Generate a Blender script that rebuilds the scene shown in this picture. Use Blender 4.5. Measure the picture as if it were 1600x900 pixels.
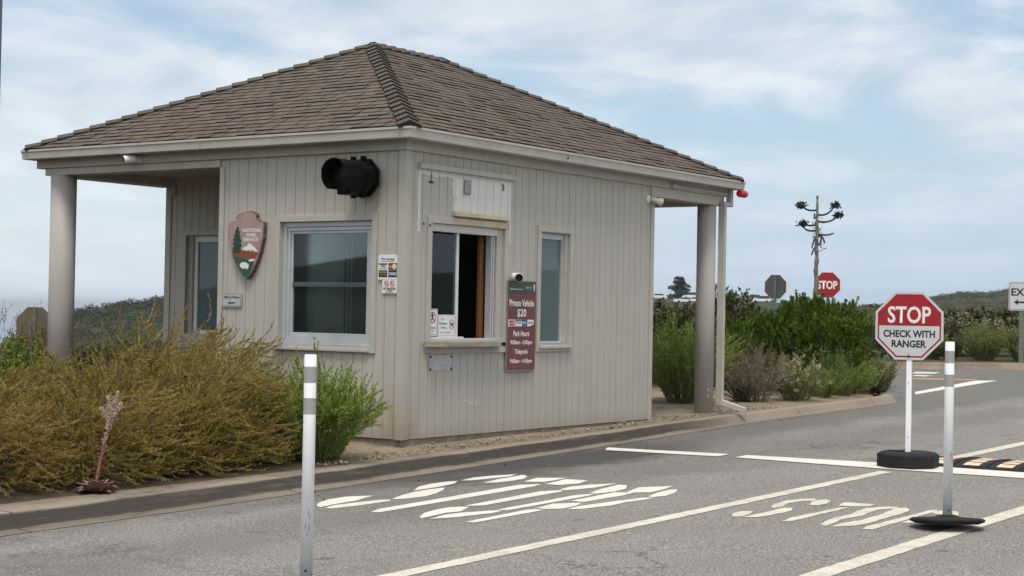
import bpy, bmesh, math, random
import numpy as np
from mathutils import Vector, Matrix, Euler

# ------------------------------------------------------------------ camera, sky, sun, exposure
for o in list(bpy.data.objects):
    bpy.data.objects.remove(o)
S = bpy.context.scene
COL = S.collection
CAM = Vector((-13.8309, -10.9914, 1.6))
cam_d = bpy.data.cameras.new('camera'); cam = bpy.data.objects.new('camera', cam_d); COL.objects.link(cam)
cr = Vector((0.568989, -0.822139, 0.018421)); cu = Vector((-0.023087, 0.006422, 0.999713)); cf = Vector((0.822021, 0.569251, 0.015326))
cam.matrix_world = Matrix(((cr.x, cu.x, -cf.x, CAM.x), (cr.y, cu.y, -cf.y, CAM.y), (cr.z, cu.z, -cf.z, CAM.z), (0, 0, 0, 1)))
cam_d.sensor_width = 36; cam_d.lens = 57.75; cam_d.clip_start = 0.1; cam_d.clip_end = 400000
S.camera = cam
S.view_settings.view_transform = 'Standard'; S.view_settings.look = 'None'
S.view_settings.gamma = 1; S.view_settings.use_curve_mapping = False
S.view_settings.exposure = 0.6

SUN = Vector((-0.37, -0.23, 1.0)).normalized()
sd = bpy.data.lights.new('sun', 'SUN'); sd.energy = 1.7; sd.angle = math.radians(16); sd.color = (1.0, 0.95, 0.88)
so = bpy.data.objects.new('sun', sd); COL.objects.link(so)
so.rotation_euler = SUN.to_track_quat('Z', 'Y').to_euler(); so.location = (-20, 5, 30)

W = bpy.data.worlds.new('World'); S.world = W; W.use_nodes = True
nt = W.node_tree; N = nt.nodes; L = nt.links
bg = N['Background']; bg.inputs['Strength'].default_value = 0.13
sky = N.new('ShaderNodeTexSky'); sky.sky_type = 'NISHITA'; sky.sun_disc = False
sky.sun_elevation = math.asin(SUN.z); sky.sun_rotation = math.atan2(SUN.x, SUN.y); sky.altitude = 100; sky.dust_density = 1.5
def wmath(op, a, b=None, c=None):
    n = N.new('ShaderNodeMath'); n.operation = op
    for i, v in enumerate((a, b, c)):
        if v is None: continue
        if isinstance(v, (int, float)): n.inputs[i].default_value = v
        else: L.new(v, n.inputs[i])
    return n.outputs[0]
def wmix(f, a, b):
    n = N.new('ShaderNodeMix'); n.data_type = 'RGBA'; n.clamp_factor = True
    for s, v in ((n.inputs[0], f), (n.inputs[6], a), (n.inputs[7], b)):
        if isinstance(v, (int, float)): s.default_value = v
        elif isinstance(v, tuple): s.default_value = v + (1,)
        else: L.new(v, s)
    return n.outputs[2]
def wrange(v, a, b):
    n = N.new('ShaderNodeMapRange'); n.interpolation_type = 'SMOOTHSTEP'
    L.new(v, n.inputs[0]); n.inputs[1].default_value = a; n.inputs[2].default_value = b
    return n.outputs[0]
tc = N.new('ShaderNodeTexCoord'); sx = N.new('ShaderNodeSeparateXYZ'); L.new(tc.outputs['Generated'], sx.inputs[0])
# thin cloud sheet: the view direction carried up to a flat layer overhead
zz = wmath('ADD', wmath('MAXIMUM', sx.outputs[2], 0.0), 0.20)
cx = N.new('ShaderNodeCombineXYZ')
L.new(wmath('DIVIDE', sx.outputs[0], zz), cx.inputs[0]); L.new(wmath('DIVIDE', sx.outputs[1], zz), cx.inputs[1])
def wnoise(scale, det, rough, dist, off):
    m = N.new('ShaderNodeMapping'); m.inputs['Location'].default_value = off
    L.new(cx.outputs[0], m.inputs[0])
    n = N.new('ShaderNodeTexNoise'); n.inputs['Scale'].default_value = scale; n.inputs['Detail'].default_value = det
    n.inputs['Roughness'].default_value = rough; n.inputs['Distortion'].default_value = dist
    L.new(m.outputs[0], n.inputs['Vector']); return n.outputs['Fac']
big = wnoise(0.9, 4, 0.5, 0.2, (3.1, 1.7, 0)); fine = wnoise(2.9, 8, 0.58, 0.4, (0.4, 5.2, 0))
cl = wmath('ADD', wmath('MULTIPLY', big, 0.6), wmath('MULTIPLY', fine, 0.4))
mask = wrange(cl, 0.40, 0.57)
mask = wmath('ADD', 0.26, wmath('MULTIPLY', mask, 0.64))
cloudcol = wmix(wrange(fine, 0.35, 0.7), (3.3, 3.7, 4.1), (4.4, 4.65, 4.9))
skyc = N.new('ShaderNodeMix'); skyc.data_type = 'RGBA'; skyc.blend_type = 'MULTIPLY'; skyc.inputs[0].default_value = 1
L.new(sky.outputs[0], skyc.inputs[6]); skyc.inputs[7].default_value = (0.66, 0.72, 0.76, 1)
c1 = wmix(mask, skyc.outputs[2], cloudcol)
hz = wmath('SUBTRACT', 1.0, wrange(sx.outputs[2], 0.0, 0.14))
lf = N.new('ShaderNodeVectorMath'); lf.operation = 'DOT_PRODUCT'; L.new(tc.outputs['Generated'], lf.inputs[0]); lf.inputs[1].default_value = (-0.57, 0.82, 0)
hcol = wmix(wrange(lf.outputs['Value'], -0.28, 0.32), (2.75, 3.45, 4.3), (4.1, 4.65, 5.05))   # paler towards the sea
c2 = wmix(wmath('MULTIPLY', hz, 0.85), c1, hcol)
# the veil of cloud is brighter overhead, around the hidden sun
up = N.new('ShaderNodeVectorMath'); up.operation = 'DOT_PRODUCT'; L.new(tc.outputs['Generated'], up.inputs[0]); up.inputs[1].default_value = SUN
c2 = wmix(wrange(up.outputs['Value'], 0.25, 0.95), c2, (6.6, 6.7, 6.8))
L.new(c2, bg.inputs['Color'])

# ------------------------------------------------------------------ helpers
rng = np.random.default_rng(7); random.seed(7)
def link(o): COL.objects.link(o); return o
def thing(name, label, cat, loc=(0, 0, 0), rotz=0, group=None):
    o = link(bpy.data.objects.new(name, None)); o.empty_display_size = 0.2
    o.location = loc; o.rotation_euler = (0, 0, rotz)
    return tag(o, label, cat, group)
def tag(o, label, cat, group=None):
    o['label'] = label; o['category'] = cat
    if group: o['group'] = group
    return o
def obj(name, me, mat, parent=None, bevel=0, smooth=False, label=None):
    me.name = name
    o = link(bpy.data.objects.new(name, me))
    if mat is not None and not me.materials: me.materials.append(mat)
    if parent is not None: o.parent = parent
    if smooth:
        for p in me.polygons: p.use_smooth = True
    if bevel:
        b = o.modifiers.new('bevel', 'BEVEL'); b.width = bevel; b.segments = 2; b.limit_method = 'ANGLE'; b.angle_limit = math.radians(40)
    if label: o['label'] = label
    return o
def struct(name, me, mat, **k):
    o = obj(name, me, mat, **k); o['kind'] = 'structure'; return o
def copy_tree(o, parent=None):
    c = o.copy(); COL.objects.link(c)
    if parent is not None: c.parent = parent
    for ch in list(o.children): copy_tree(ch, c)
    return c
class MB:
    def __init__(s): s.v = []; s.f = []
    def add(s, vs, fs):
        n = len(s.v); s.v += [tuple(map(float, v)) for v in vs]; s.f += [tuple(i + n for i in f) for f in fs]; return s
    def box(s, x0, x1, y0, y1, z0, z1):
        if x0 > x1: x0, x1 = x1, x0
        if y0 > y1: y0, y1 = y1, y0
        if z0 > z1: z0, z1 = z1, z0
        return s.add([(x0,y0,z0),(x1,y0,z0),(x1,y1,z0),(x0,y1,z0),(x0,y0,z1),(x1,y0,z1),(x1,y1,z1),(x0,y1,z1)],
                     [(0,3,2,1),(4,5,6,7),(0,1,5,4),(1,2,6,5),(2,3,7,6),(3,0,4,7)])
    def quad(s, a, b, c, d): return s.add([a, b, c, d], [(0, 1, 2, 3)])
    def prism(s, poly, d0, d1, f):
        """polygon in 2D, swept between depths d0 and d1; f(u,v,d) -> point"""
        n = len(poly); vs = [f(u, v, d0) for u, v in poly] + [f(u, v, d1) for u, v in poly]
        fs = [tuple(range(n))[::-1], tuple(range(n, 2 * n))] + [(i, (i + 1) % n, n + (i + 1) % n, n + i) for i in range(n)]
        return s.add(vs, fs)
    def tube(s, pts, rad, sides=8, cap=True):
        pts = [Vector(p) for p in pts]; n = len(pts)
        if not hasattr(rad, '__len__'): rad = [rad] * n
        base = len(s.v); ref = None; fs = []
        for i, p in enumerate(pts):
            t = (pts[min(i + 1, n - 1)] - pts[max(i - 1, 0)]).normalized()
            if ref is None: ref = t.orthogonal().normalized()
            ref = (ref - t * ref.dot(t)).normalized(); b = t.cross(ref)
            for k in range(sides):
                a = 2 * math.pi * k / sides
                s.v.append(tuple(p + (ref * math.cos(a) + b * math.sin(a)) * rad[i]))
        for i in range(n - 1):
            for k in range(sides):
                k2 = (k + 1) % sides
                s.f.append((base + i*sides + k, base + i*sides + k2, base + (i+1)*sides + k2, base + (i+1)*sides + k))
        if cap:
            s.f.append(tuple(base + k for k in range(sides))[::-1]); s.f.append(tuple(base + (n-1)*sides + k for k in range(sides)))
        return s
    def lathe(s, prof, sides=24, f=None):
        """prof list of (r, z) about local z; f maps points"""
        f = f or (lambda x, y, z: (x, y, z)); base = len(s.v); n = len(prof)
        for r, z in prof:
            for k in range(sides):
                a = 2 * math.pi * k / sides; s.v.append(tuple(f(r * math.cos(a), r * math.sin(a), z)))
        for i in range(n - 1):
            for k in range(sides):
                k2 = (k + 1) % sides
                s.f.append((base + i*sides + k, base + i*sides + k2, base + (i+1)*sides + k2, base + (i+1)*sides + k))
        s.f.append(tuple(base + k for k in range(sides))[::-1]); s.f.append(tuple(base + (n-1)*sides + k for k in range(sides)))
        return s
    def mesh(s, name='m', fix=True):
        me = bpy.data.meshes.new(name); me.from_pydata(s.v, [], s.f); me.update()
        if fix:
            bm = bmesh.new(); bm.from_mesh(me); bmesh.ops.recalc_face_normals(bm, faces=bm.faces); bm.to_mesh(me); bm.free()
        return me
def np_mesh(V, F, name='m'):
    """V (n,3), F (m,4) quads"""
    me = bpy.data.meshes.new(name); V = np.asarray(V, np.float32); F = np.asarray(F, np.int32); k = F.shape[1]
    me.vertices.add(len(V)); me.vertices.foreach_set('co', V.ravel())
    me.loops.add(F.size); me.loops.foreach_set('vertex_index', F.ravel())
    me.polygons.add(len(F)); me.polygons.foreach_set('loop_start', np.arange(0, F.size, k, dtype=np.int32))
    me.polygons.foreach_set('loop_total', np.full(len(F), k, np.int32))
    me.update(calc_edges=True); me.validate(); return me
def unit(a): return a / (np.linalg.norm(a, axis=-1, keepdims=True) + 1e-9)
def leaf_quads(P, D, Nn, Ln, Wd, mid=0.45):
    D = unit(D); side = unit(np.cross(D, Nn)); Ln = np.asarray(Ln)[:, None]; Wd = np.asarray(Wd)[:, None]
    m = P + D * Ln * mid
    V = np.stack([P, m + side * Wd / 2, P + D * Ln, m - side * Wd / 2], 1).reshape(-1, 3)
    return V, np.arange(len(V)).reshape(-1, 4)
def join(parts):
    Vs = []; Fs = []; n = 0
    for V, F in parts:
        Vs.append(V); Fs.append(F + n); n += len(V)
    return np.concatenate(Vs), np.concatenate(Fs)

# ------------------------------------------------------------------ materials
def mat(name, col, rough=0.6, var=None, vscale=8.0, bump=0.0, bscale=60.0, metal=0.0, spec=0.5, stretch=(1, 1, 1), island=None, build=None, transl=0.0):
    """Principled; var = second colour reached through noise; island = colours picked per loose piece"""
    m = bpy.data.materials.new(name); m.use_nodes = True; t = m.node_tree; n = t.nodes; l = t.links
    p = n['Principled BSDF']; p.inputs['Roughness'].default_value = rough; p.inputs['Metallic'].default_value = metal
    p.inputs['Specular IOR Level'].default_value = spec
    p.inputs['Base Color'].default_value = tuple(col) + (1,)
    co = n.new('ShaderNodeTexCoord'); mp = n.new('ShaderNodeMapping'); mp.inputs['Scale'].default_value = stretch
    l.new(co.outputs['Object'], mp.inputs[0]); src = None
    if island:
        g = n.new('ShaderNodeNewGeometry'); r = n.new('ShaderNodeValToRGB'); e = r.color_ramp.elements
        cols = [col] + list(island)
        while len(e) < len(cols): e.new(0.5)
        for i, c in enumerate(cols): e[i].position = i / (len(cols) - 1); e[i].color = tuple(c) + (1,)
        l.new(g.outputs['Random Per Island'], r.inputs[0]); src = r.outputs[0]
    if var is not None:
        nz = n.new('ShaderNodeTexNoise'); nz.inputs['Scale'].default_value = vscale; nz.inputs['Detail'].default_value = 6; nz.inputs['Roughness'].default_value = 0.6
        l.new(mp.outputs[0], nz.inputs['Vector'])
        r = n.new('ShaderNodeMapRange'); r.inputs[1].default_value = 0.35; r.inputs[2].default_value = 0.65; l.new(nz.outputs['Fac'], r.inputs[0])
        mx = n.new('ShaderNodeMix'); mx.data_type = 'RGBA'; l.new(r.outputs[0], mx.inputs[0])
        if src: l.new(src, mx.inputs[6])
        else: mx.inputs[6].default_value = tuple(col) + (1,)
        mx.inputs[7].default_value = tuple(var) + (1,); src = mx.outputs[2]
    if build: src = build(t, co, src, p) or src
    if src: l.new(src, p.inputs['Base Color'])
    if bump:
        bz = n.new('ShaderNodeTexNoise'); bz.inputs['Scale'].default_value = bscale; bz.inputs['Detail'].default_value = 4
        l.new(mp.outputs[0], bz.inputs['Vector'])
        b = n.new('ShaderNodeBump'); b.inputs['Strength'].default_value = bump; b.inputs['Distance'].default_value = 0.01
        l.new(bz.outputs['Fac'], b.inputs['Height']); l.new(b.outputs[0], p.inputs['Normal'])
    if transl:
        tr = n.new('ShaderNodeBsdfTranslucent'); ms = n.new('ShaderNodeMixShader'); ms.inputs[0].default_value = transl
        if src: l.new(src, tr.inputs[0])
        else: tr.inputs[0].default_value = tuple(col) + (1,)
        l.new(p.outputs[0], ms.inputs[1]); l.new(tr.outputs[0], ms.inputs[2]); l.new(ms.outputs[0], n['Material Output'].inputs[0])
    return m
def nmath(t, op, a, b=None, c=None):
    n = t.nodes.new('ShaderNodeMath'); n.operation = op
    for i, v in enumerate((a, b, c)):
        if v is None: continue
        if isinstance(v, (int, float)): n.inputs[i].default_value = v
        else: t.links.new(v, n.inputs[i])
    return n.outputs[0]
def nmix(t, f, a, b):
    n = t.nodes.new('ShaderNodeMix'); n.data_type = 'RGBA'
    for s, v in ((n.inputs[0], f), (n.inputs[6], a), (n.inputs[7], b)):
        if isinstance(v, (int, float)): s.default_value = v
        elif isinstance(v, tuple): s.default_value = v + (1,)
        else: t.links.new(v, s)
    return n.outputs[2]
def nnoise(t, vec, scale, det=4, rough=0.6, stretch=None):
    if stretch:
        mp = t.nodes.new('ShaderNodeMapping'); mp.inputs['Scale'].default_value = stretch; t.links.new(vec, mp.inputs[0]); vec = mp.outputs[0]
    n = t.nodes.new('ShaderNodeTexNoise'); n.inputs['Scale'].default_value = scale; n.inputs['Detail'].default_value = det; n.inputs['Roughness'].default_value = rough
    t.links.new(vec, n.inputs['Vector']); return n.outputs['Fac']
def nrange(t, v, a, b, lo=0.0, hi=1.0):
    n = t.nodes.new('ShaderNodeMapRange'); n.interpolation_type = 'SMOOTHSTEP'
    t.links.new(v, n.inputs[0]); n.inputs[1].default_value = a; n.inputs[2].default_value = b; n.inputs[3].default_value = lo; n.inputs[4].default_value = hi
    return n.outputs[0]
def nsep(t, v):
    s = t.nodes.new('ShaderNodeSeparateXYZ'); t.links.new(v, s.inputs[0]); return s.outputs
def nbox(t, x, z, x0, x1, z0, z1):
    return nmath(t, 'MULTIPLY', nmath(t, 'COMPARE', x, (x0 + x1) / 2, (x1 - x0) / 2), nmath(t, 'COMPARE', z, (z0 + z1) / 2, (z1 - z0) / 2))

WALL = (0.425, 0.398, 0.358)
def wall_paint(t, co, src, p):
    x, y, z = nsep(t, co.outputs['Object'])
    n1 = nnoise(t, co.outputs['Object'], 1.3, 6); st = nnoise(t, co.outputs['Object'], 6, 5, 0.65, (1, 1, 0.12))
    c = nmix(t, nrange(t, n1, 0.3, 0.7, 0, 0.5), WALL, (0.395, 0.371, 0.326))
    c = nmix(t, nrange(t, st, 0.46, 0.75, 0, 0.30), c, (0.31, 0.275, 0.22))
    # pale unpainted patch where a sign used to hang above the service window
    e1 = nmath(t, 'MULTIPLY', nmath(t, 'SUBTRACT', nnoise(t, co.outputs['Object'], 9, 4), 0.5), 0.16)
    xs = nmath(t, 'ADD', x, e1); zs = nmath(t, 'ADD', z, e1); e2 = nmath(t, 'MULTIPLY', e1, 0.12)
    xt = nmath(t, 'ADD', x, e2); zt = nmath(t, 'ADD', z, e2)
    front = nmath(t, 'COMPARE', y, 0.0, 0.03)
    a = nmath(t, 'MULTIPLY', nmath(t, 'GREATER_THAN', xs, 0.86), nbox(t, xt, z, 0.5, 1.955, 2.70, 3.17))
    b = nbox(t, xt, zt, 0.225, 0.255, 2.47, 3.16); d = nbox(t, xt, zs, 0.225, 1.1, 3.095, 3.17); e = nbox(t, xt, zt, 1.955, 1.99, 2.42, 3.15)
    f = nmath(t, 'MULTIPLY', nbox(t, xt, zs, 1.88, 1.99, 2.62, 2.85), nmath(t, 'GREATER_THAN', nnoise(t, co.outputs['Object'], 20, 3), 0.48))
    u = a
    for q in (b, d, e): u = nmath(t, 'MAXIMUM', u, q)
    # touch-up strokes and scuffs of paler paint
    sc = nmath(t, 'MULTIPLY', nbox(t, x, zs, 0.98, 1.45, 0.555, 0.62), nmath(t, 'GREATER_THAN', nnoise(t, co.outputs['Object'], 14, 4, 0.7, (0.6, 1, 4)), 0.52))
    u = nmath(t, 'MULTIPLY', u, front)
    c = nmix(t, nmath(t, 'MULTIPLY', u, 0.92), c, (0.66, 0.65, 0.62))
    c = nmix(t, nmath(t, 'MULTIPLY', nmath(t, 'MULTIPLY', sc, front), 0.5), c, (0.62, 0.61, 0.57))
    # rusty water stain at the foot of the corner
    near = nmath(t, 'ADD', nmath(t, 'ABSOLUTE', x), nmath(t, 'ABSOLUTE', y))
    rs = nmath(t, 'MULTIPLY', nrange(t, near, 0.06, 0.42, 1, 0), nrange(t, nmath(t, 'ADD', z, e1), 0.25, 0.85, 1, 0))
    c = nmix(t, nmath(t, 'MULTIPLY', rs, nrange(t, st, 0.3, 0.6, 0.2, 0.55)), c, (0.27, 0.19, 0.085))
    gr = nrange(t, nmath(t, 'ADD', z, nmath(t, 'MULTIPLY', e1, 1.5)), 0.22, 0.42, 0.35, 0)
    return nmix(t, gr, c, (0.24, 0.21, 0.165))
M = {}
M['wall'] = mat('painted_siding', WALL, 0.6, build=wall_paint, bump=0.12, bscale=90, spec=0.3, stretch=(1, 1, 0.2))
M['trim'] = mat('painted_trim', (0.44, 0.415, 0.367), 0.55, var=(0.39, 0.365, 0.32), vscale=5, bump=0.05, bscale=80, spec=0.3, stretch=(1, 1, 1))
M['gutter'] = mat('gutter_enamel', (0.46, 0.435, 0.387), 0.42, var=(0.40, 0.375, 0.33), vscale=3, spec=0.4)
M['cream'] = mat('bare_primed_timber', (0.55, 0.47, 0.31), 0.7, var=(0.45, 0.37, 0.23), vscale=7, bump=0.1)
M['column'] = mat('column_paint', (0.40, 0.375, 0.345), 0.55, var=(0.35, 0.325, 0.295), vscale=4, spec=0.35, stretch=(1, 1, .3), bump=0.05)
M['soffit'] = mat('soffit_boards', (0.36, 0.33, 0.28), 0.7)
M['concrete'] = mat('foundation_concrete', (0.27, 0.22, 0.16), 0.85, var=(0.18, 0.15, 0.11), vscale=6, bump=0.3)
M['alu'] = mat('aluminium_frame', (0.50, 0.52, 0.53), 0.38, metal=0.25, spec=0.5, var=(0.44, 0.46, 0.47), vscale=5)
M['whiteframe'] = mat('white_vinyl_frame', (0.66, 0.66, 0.64), 0.4, var=(0.58, 0.58, 0.56), vscale=4)
M['track'] = mat('dark_track', (0.09, 0.10, 0.11), 0.4, metal=0.3)
M['black'] = mat('black_polycarbonate', (0.003, 0.003, 0.0035), 0.45, var=(0.005, 0.005, 0.005), vscale=6, spec=0.12)
M['rubber'] = mat('black_rubber', (0.009, 0.009, 0.010), 0.7, spec=0.25, var=(0.018, 0.018, 0.018), vscale=9, bump=0.25, bscale=120)
M['brown'] = mat('varnished_door_edge', (0.24, 0.10, 0.03), 0.5, var=(0.16, 0.065, 0.02), vscale=6, stretch=(6, 6, .5))
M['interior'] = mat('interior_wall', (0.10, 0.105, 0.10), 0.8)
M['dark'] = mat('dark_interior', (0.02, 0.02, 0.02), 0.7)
M['white'] = mat('white_sign_face', (0.72, 0.72, 0.71), 0.4, var=(0.64, 0.64, 0.63), vscale=4)
M['ink'] = mat('black_ink', (0.015, 0.015, 0.017), 0.5)
M['redink'] = mat('red_ink', (0.50, 0.02, 0.03), 0.5)
M['plasticwhite'] = mat('white_plastic', (0.70, 0.69, 0.66), 0.4)
M['lens'] = mat('black_lens', (0.006, 0.006, 0.007), 0.3, spec=0.2)
M['steel'] = mat('galvanised_steel', (0.34, 0.35, 0.34), 0.45, metal=0.5, var=(0.26, 0.27, 0.26), vscale=8)
M['screw'] = mat('dark_screw', (0.05, 0.045, 0.04), 0.5, metal=0.4)
def glass(name, tint, refl, trans):
    m = bpy.data.materials.new(name); m.use_nodes = True; t = m.node_tree; n = t.nodes; l = t.links
    n.remove(n['Principled BSDF'])
    tr = n.new('ShaderNodeBsdfTransparent'); tr.inputs[0].default_value = trans + (1,)
    df = n.new('ShaderNodeBsdfDiffuse'); df.inputs[0].default_value = tint + (1,)
    g = n.new('ShaderNodeBsdfGlossy'); g.inputs['Roughness'].default_value = 0.02; g.inputs[0].default_value = (1, 1, 1, 1)
    fr = n.new('ShaderNodeFresnel'); fr.inputs[0].default_value = 1.5
    m1 = n.new('ShaderNodeMixShader'); m1.inputs[0].default_value = refl; l.new(tr.outputs[0], m1.inputs[1]); l.new(df.outputs[0], m1.inputs[2])
    m2 = n.new('ShaderNodeMixShader'); l.new(fr.outputs[0], m2.inputs[0]); l.new(m1.outputs[0], m2.inputs[1]); l.new(g.outputs[0], m2.inputs[2])
    l.new(m2.outputs[0], n['Material Output'].inputs[0]); return m
M['glass'] = glass('window_glass', (0.045, 0.065, 0.08), 0.18, (0.78, 0.86, 0.86))
M['frosted'] = glass('tinted_glass', (0.11, 0.15, 0.16), 0.93, (0.5, 0.6, 0.6))

def text(s, width=None, height=0.1, bold=0.0, align='CENTER'):
    """flat lettering as a mesh in the XY plane, fitted to width x height, centred"""
    cu_ = bpy.data.curves.new('t', 'FONT'); cu_.body = s; cu_.size = 1; cu_.offset = bold; cu_.extrude = 0; cu_.resolution_u = 3
    o = bpy.data.objects.new('t', cu_); COL.objects.link(o)
    dg = bpy.context.evaluated_depsgraph_get(); dg.update()
    me = bpy.data.meshes.new_from_object(o.evaluated_get(dg)); bpy.data.objects.remove(o); bpy.data.curves.remove(cu_)
    n = len(me.vertices); a = np.zeros(n * 3); me.vertices.foreach_get('co', a); a = a.reshape(-1, 3)
    lo = a.min(0); hi = a.max(0); sc = height / max(hi[1] - lo[1], 1e-6)
    sxx = (width / (hi[0] - lo[0])) if width else sc
    a = (a - (lo + hi) / 2) * np.array([sxx, sc, 0]); me.vertices.foreach_set('co', a.ravel()); me.materials.clear(); me.update()
    return me
def place(me, origin, right, up):
    """lay a flat XY mesh into the plane spanned by right and up"""
    R_ = Vector(right).normalized(); U_ = Vector(up).normalized(); N_ = R_.cross(U_); o = Vector(origin)
    me.transform(Matrix(((R_.x, U_.x, N_.x, o.x), (R_.y, U_.y, N_.y, o.y), (R_.z, U_.z, N_.z, o.z), (0, 0, 0, 1)))); return me
def flat(poly):
    me = bpy.data.meshes.new('f'); me.from_pydata([(x, y, 0) for x, y in poly], [], [tuple(range(len(poly)))]); me.update()
    if me.polygons[0].normal.z < 0: me.flip_normals()
    return me
def merge(meshes):
    bm = bmesh.new()
    for m in meshes: bm.from_mesh(m)
    me = bpy.data.meshes.new('mm'); bm.to_mesh(me); bm.free()
    for m in meshes: bpy.data.meshes.remove(m)
    return me
def rect(cx_, cy_, w, h): return [(cx_ - w/2, cy_ - h/2), (cx_ + w/2, cy_ - h/2), (cx_ + w/2, cy_ + h/2), (cx_ - w/2, cy_ + h/2)]
def rrect(cx_, cy_, w, h, r, k=4):
    p = []
    for sx_, sy_, a0 in ((1, -1, -90), (1, 1, 0), (-1, 1, 90), (-1, -1, 180)):
        for i in range(k + 1):
            a = math.radians(a0 + 90 * i / k); p.append((cx_ + sx_ * (w/2 - r) + r * math.cos(a), cy_ + sy_ * (h/2 - r) + r * math.sin(a)))
    return p
def disc(cx_, cy_, r, n=24, ry=None): return [(cx_ + r * math.cos(2*math.pi*i/n), cy_ + (ry or r) * math.sin(2*math.pi*i/n)) for i in range(n)]
def ringmesh(cx_, cy_, r0, r1, n=28, ry=1.0):
    v = []; f = []
    for i in range(n):
        a = 2 * math.pi * i / n
        v += [(cx_ + r0*math.cos(a), cy_ + r0*ry*math.sin(a), 0), (cx_ + r1*math.cos(a), cy_ + r1*ry*math.sin(a), 0)]
        j = (i + 1) % n; f.append((2*i, 2*i+1, 2*j+1, 2*j))
    me = bpy.data.meshes.new('r'); me.from_pydata(v, [], f); me.update(); return me
ZR = lambda x, y=0: 0.012 * x          # the road climbs gently along the booth

# ------------------------------------------------------------------ the ground
def vnoise(x, y, cell, seed):
    """smooth value noise on a lattice, -1..1"""
    x = x / cell; y = y / cell; xi = np.floor(x).astype(np.int64); yi = np.floor(y).astype(np.int64); fx = x - xi; fy = y - yi
    fx = fx*fx*(3-2*fx); fy = fy*fy*(3-2*fy)
    def h(a, b):
        k = (a * 374761393 + b * 668265263 + seed * 974711) & 0x7fffffff; k = ((k ^ (k >> 13)) * 1274126177) & 0x7fffffff
        return ((k ^ (k >> 16)) & 0xffff) / 32767.5 - 1
    return (h(xi, yi)*(1-fx) + h(xi+1, yi)*fx)*(1-fy) + (h(xi, yi+1)*(1-fx) + h(xi+1, yi+1)*fx)*fy
YAW = math.radians(34.7027)
RIDGE = np.array([  # bearing from the view axis (right positive, rad), ridge distance, ridge height, height of the dip before it
    (-3.2, 90, 9, 0), (-2.4, 80, 8, 0), (-1.9, 75, 9, 0), (-1.5, 90, 3, -1), (-0.9, 300, -40, -30), (-0.45, 300, -22, -22), (-0.312, 300, -9, -14), (-0.28, 300, -2.6, -14), (-0.267, 300, -0.9, -14),  # bearings outside the view: unseen hills, shaped for the window reflections
    (-0.2416, 300, 0.5, -13), (-0.2096, 300, 1.9, -12), (-0.178, 300, 3.2, -9), (-0.1, 350, 4.0, 0), (0.0, 420, 5.0, 0.7), (0.09, 430, 5.4, 0.8), (0.16, 440, 5.4, 0.8),
    (0.21, 560, 6.0, 0.8), (0.24, 600, 8.4, 0.9), (0.265, 600, 11.4, 1.0), (0.285, 600, 11.8, 1.0), (0.30, 620, 14.0, 1.1), (0.32, 650, 17.5, 1.2), (0.4, 600, 26, 2), (0.9, 200, 9, 2), (1.25, 150, 4, 1), (1.6, 160, 5, 0), (2.4, 120, 10, 0), (3.2, 90, 9, 0)])
def terrain_h(x, y, bumps=True):
    dx = x - CAM.x; dy = y - CAM.y; r = np.hypot(dx, dy); az = (YAW - np.arctan2(dy, dx) + math.pi) % (2 * math.pi) - math.pi
    R1 = np.interp(az, RIDGE[:, 0], RIDGE[:, 1]); Z1 = np.interp(az, RIDGE[:, 0], RIDGE[:, 2]); ZD = np.interp(az, RIDGE[:, 0], RIDGE[:, 3])
    near = 0.012 * x - 0.06 + 0.2 * np.clip((r - 46) / 25, 0, 1) * (az > -0.1)
    near = np.minimum(near, 0.6)
    rd = R1 * 0.42
    t1 = np.clip((r - 44) / np.maximum(rd - 44, 10), 0, 1); t1 = t1*t1*(3-2*t1)
    t2 = np.clip((r - rd) / (R1 - rd), 0, 1); t2 = np.where(az > -0.1, 0.7*t2 + 0.3*t2*t2*(3-2*t2), np.sin(t2 * math.pi / 2)**1.3)
    h = near + (ZD - near) * t1 + (Z1 - ZD) * t2
    t3 = np.clip((r - R1) / (R1 * 1.2), 0, 1); h = h - (h + 105) * t3*t3*(3-2*t3)
    if bumps:
        m = np.clip((r - 70) / 60, 0, 1)
        q = np.clip(r / 250, 0.4, 1.0) * np.where(az > -0.1, 0.55, 1.0)
        h = h + m * q * (0.9 * vnoise(x, y, 22, 1) + 0.45 * (np.abs(vnoise(x, y, 5.5, 2)) * 2 - 0.6) + 0.28 * (np.abs(vnoise(x, y, 2.4, 3)) * 2 - 0.6))
    return h
azs = np.concatenate([np.linspace(-math.pi, -0.37, 150, endpoint=False), np.linspace(-0.37, 0.37, 900, endpoint=False), np.linspace(0.37, math.pi, 150)])
rs = np.concatenate([np.linspace(0.5, 44, 14, endpoint=False), 44 * (760 / 44) ** np.linspace(0, 1, 330), np.array([900, 1200, 1700, 2400, 4000])])
AZ, RS = np.meshgrid(azs, rs); th = YAW - AZ; X_ = CAM.x + RS * np.cos(th); Y_ = CAM.y + RS * np.sin(th); Z_ = terrain_h(X_, Y_)
V = np.stack([X_, Y_, Z_], -1).reshape(-1, 3); na = len(azs); i = np.arange(len(rs) - 1)[:, None] * na + np.arange(na - 1)[None, :]
F = np.stack([i, i + 1, i + na + 1, i + na], -1).reshape(-1, 4)
def chap(t, co, src, p):
    a = nnoise(t, co.outputs['Object'], 0.35, 6, 0.7); b = nnoise(t, co.outputs['Object'], 0.06, 5, 0.6)
    c = nmix(t, nrange(t, a, 0.35, 0.62), (0.022, 0.026, 0.014), (0.062, 0.064, 0.032))
    return nmix(t, nrange(t, b, 0.5, 0.72, 0, 0.6), c, (0.085, 0.075, 0.042))
M['hill'] = mat('chaparral_slope', (0.05, 0.06, 0.03), 0.9, build=chap, spec=0.1)
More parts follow.
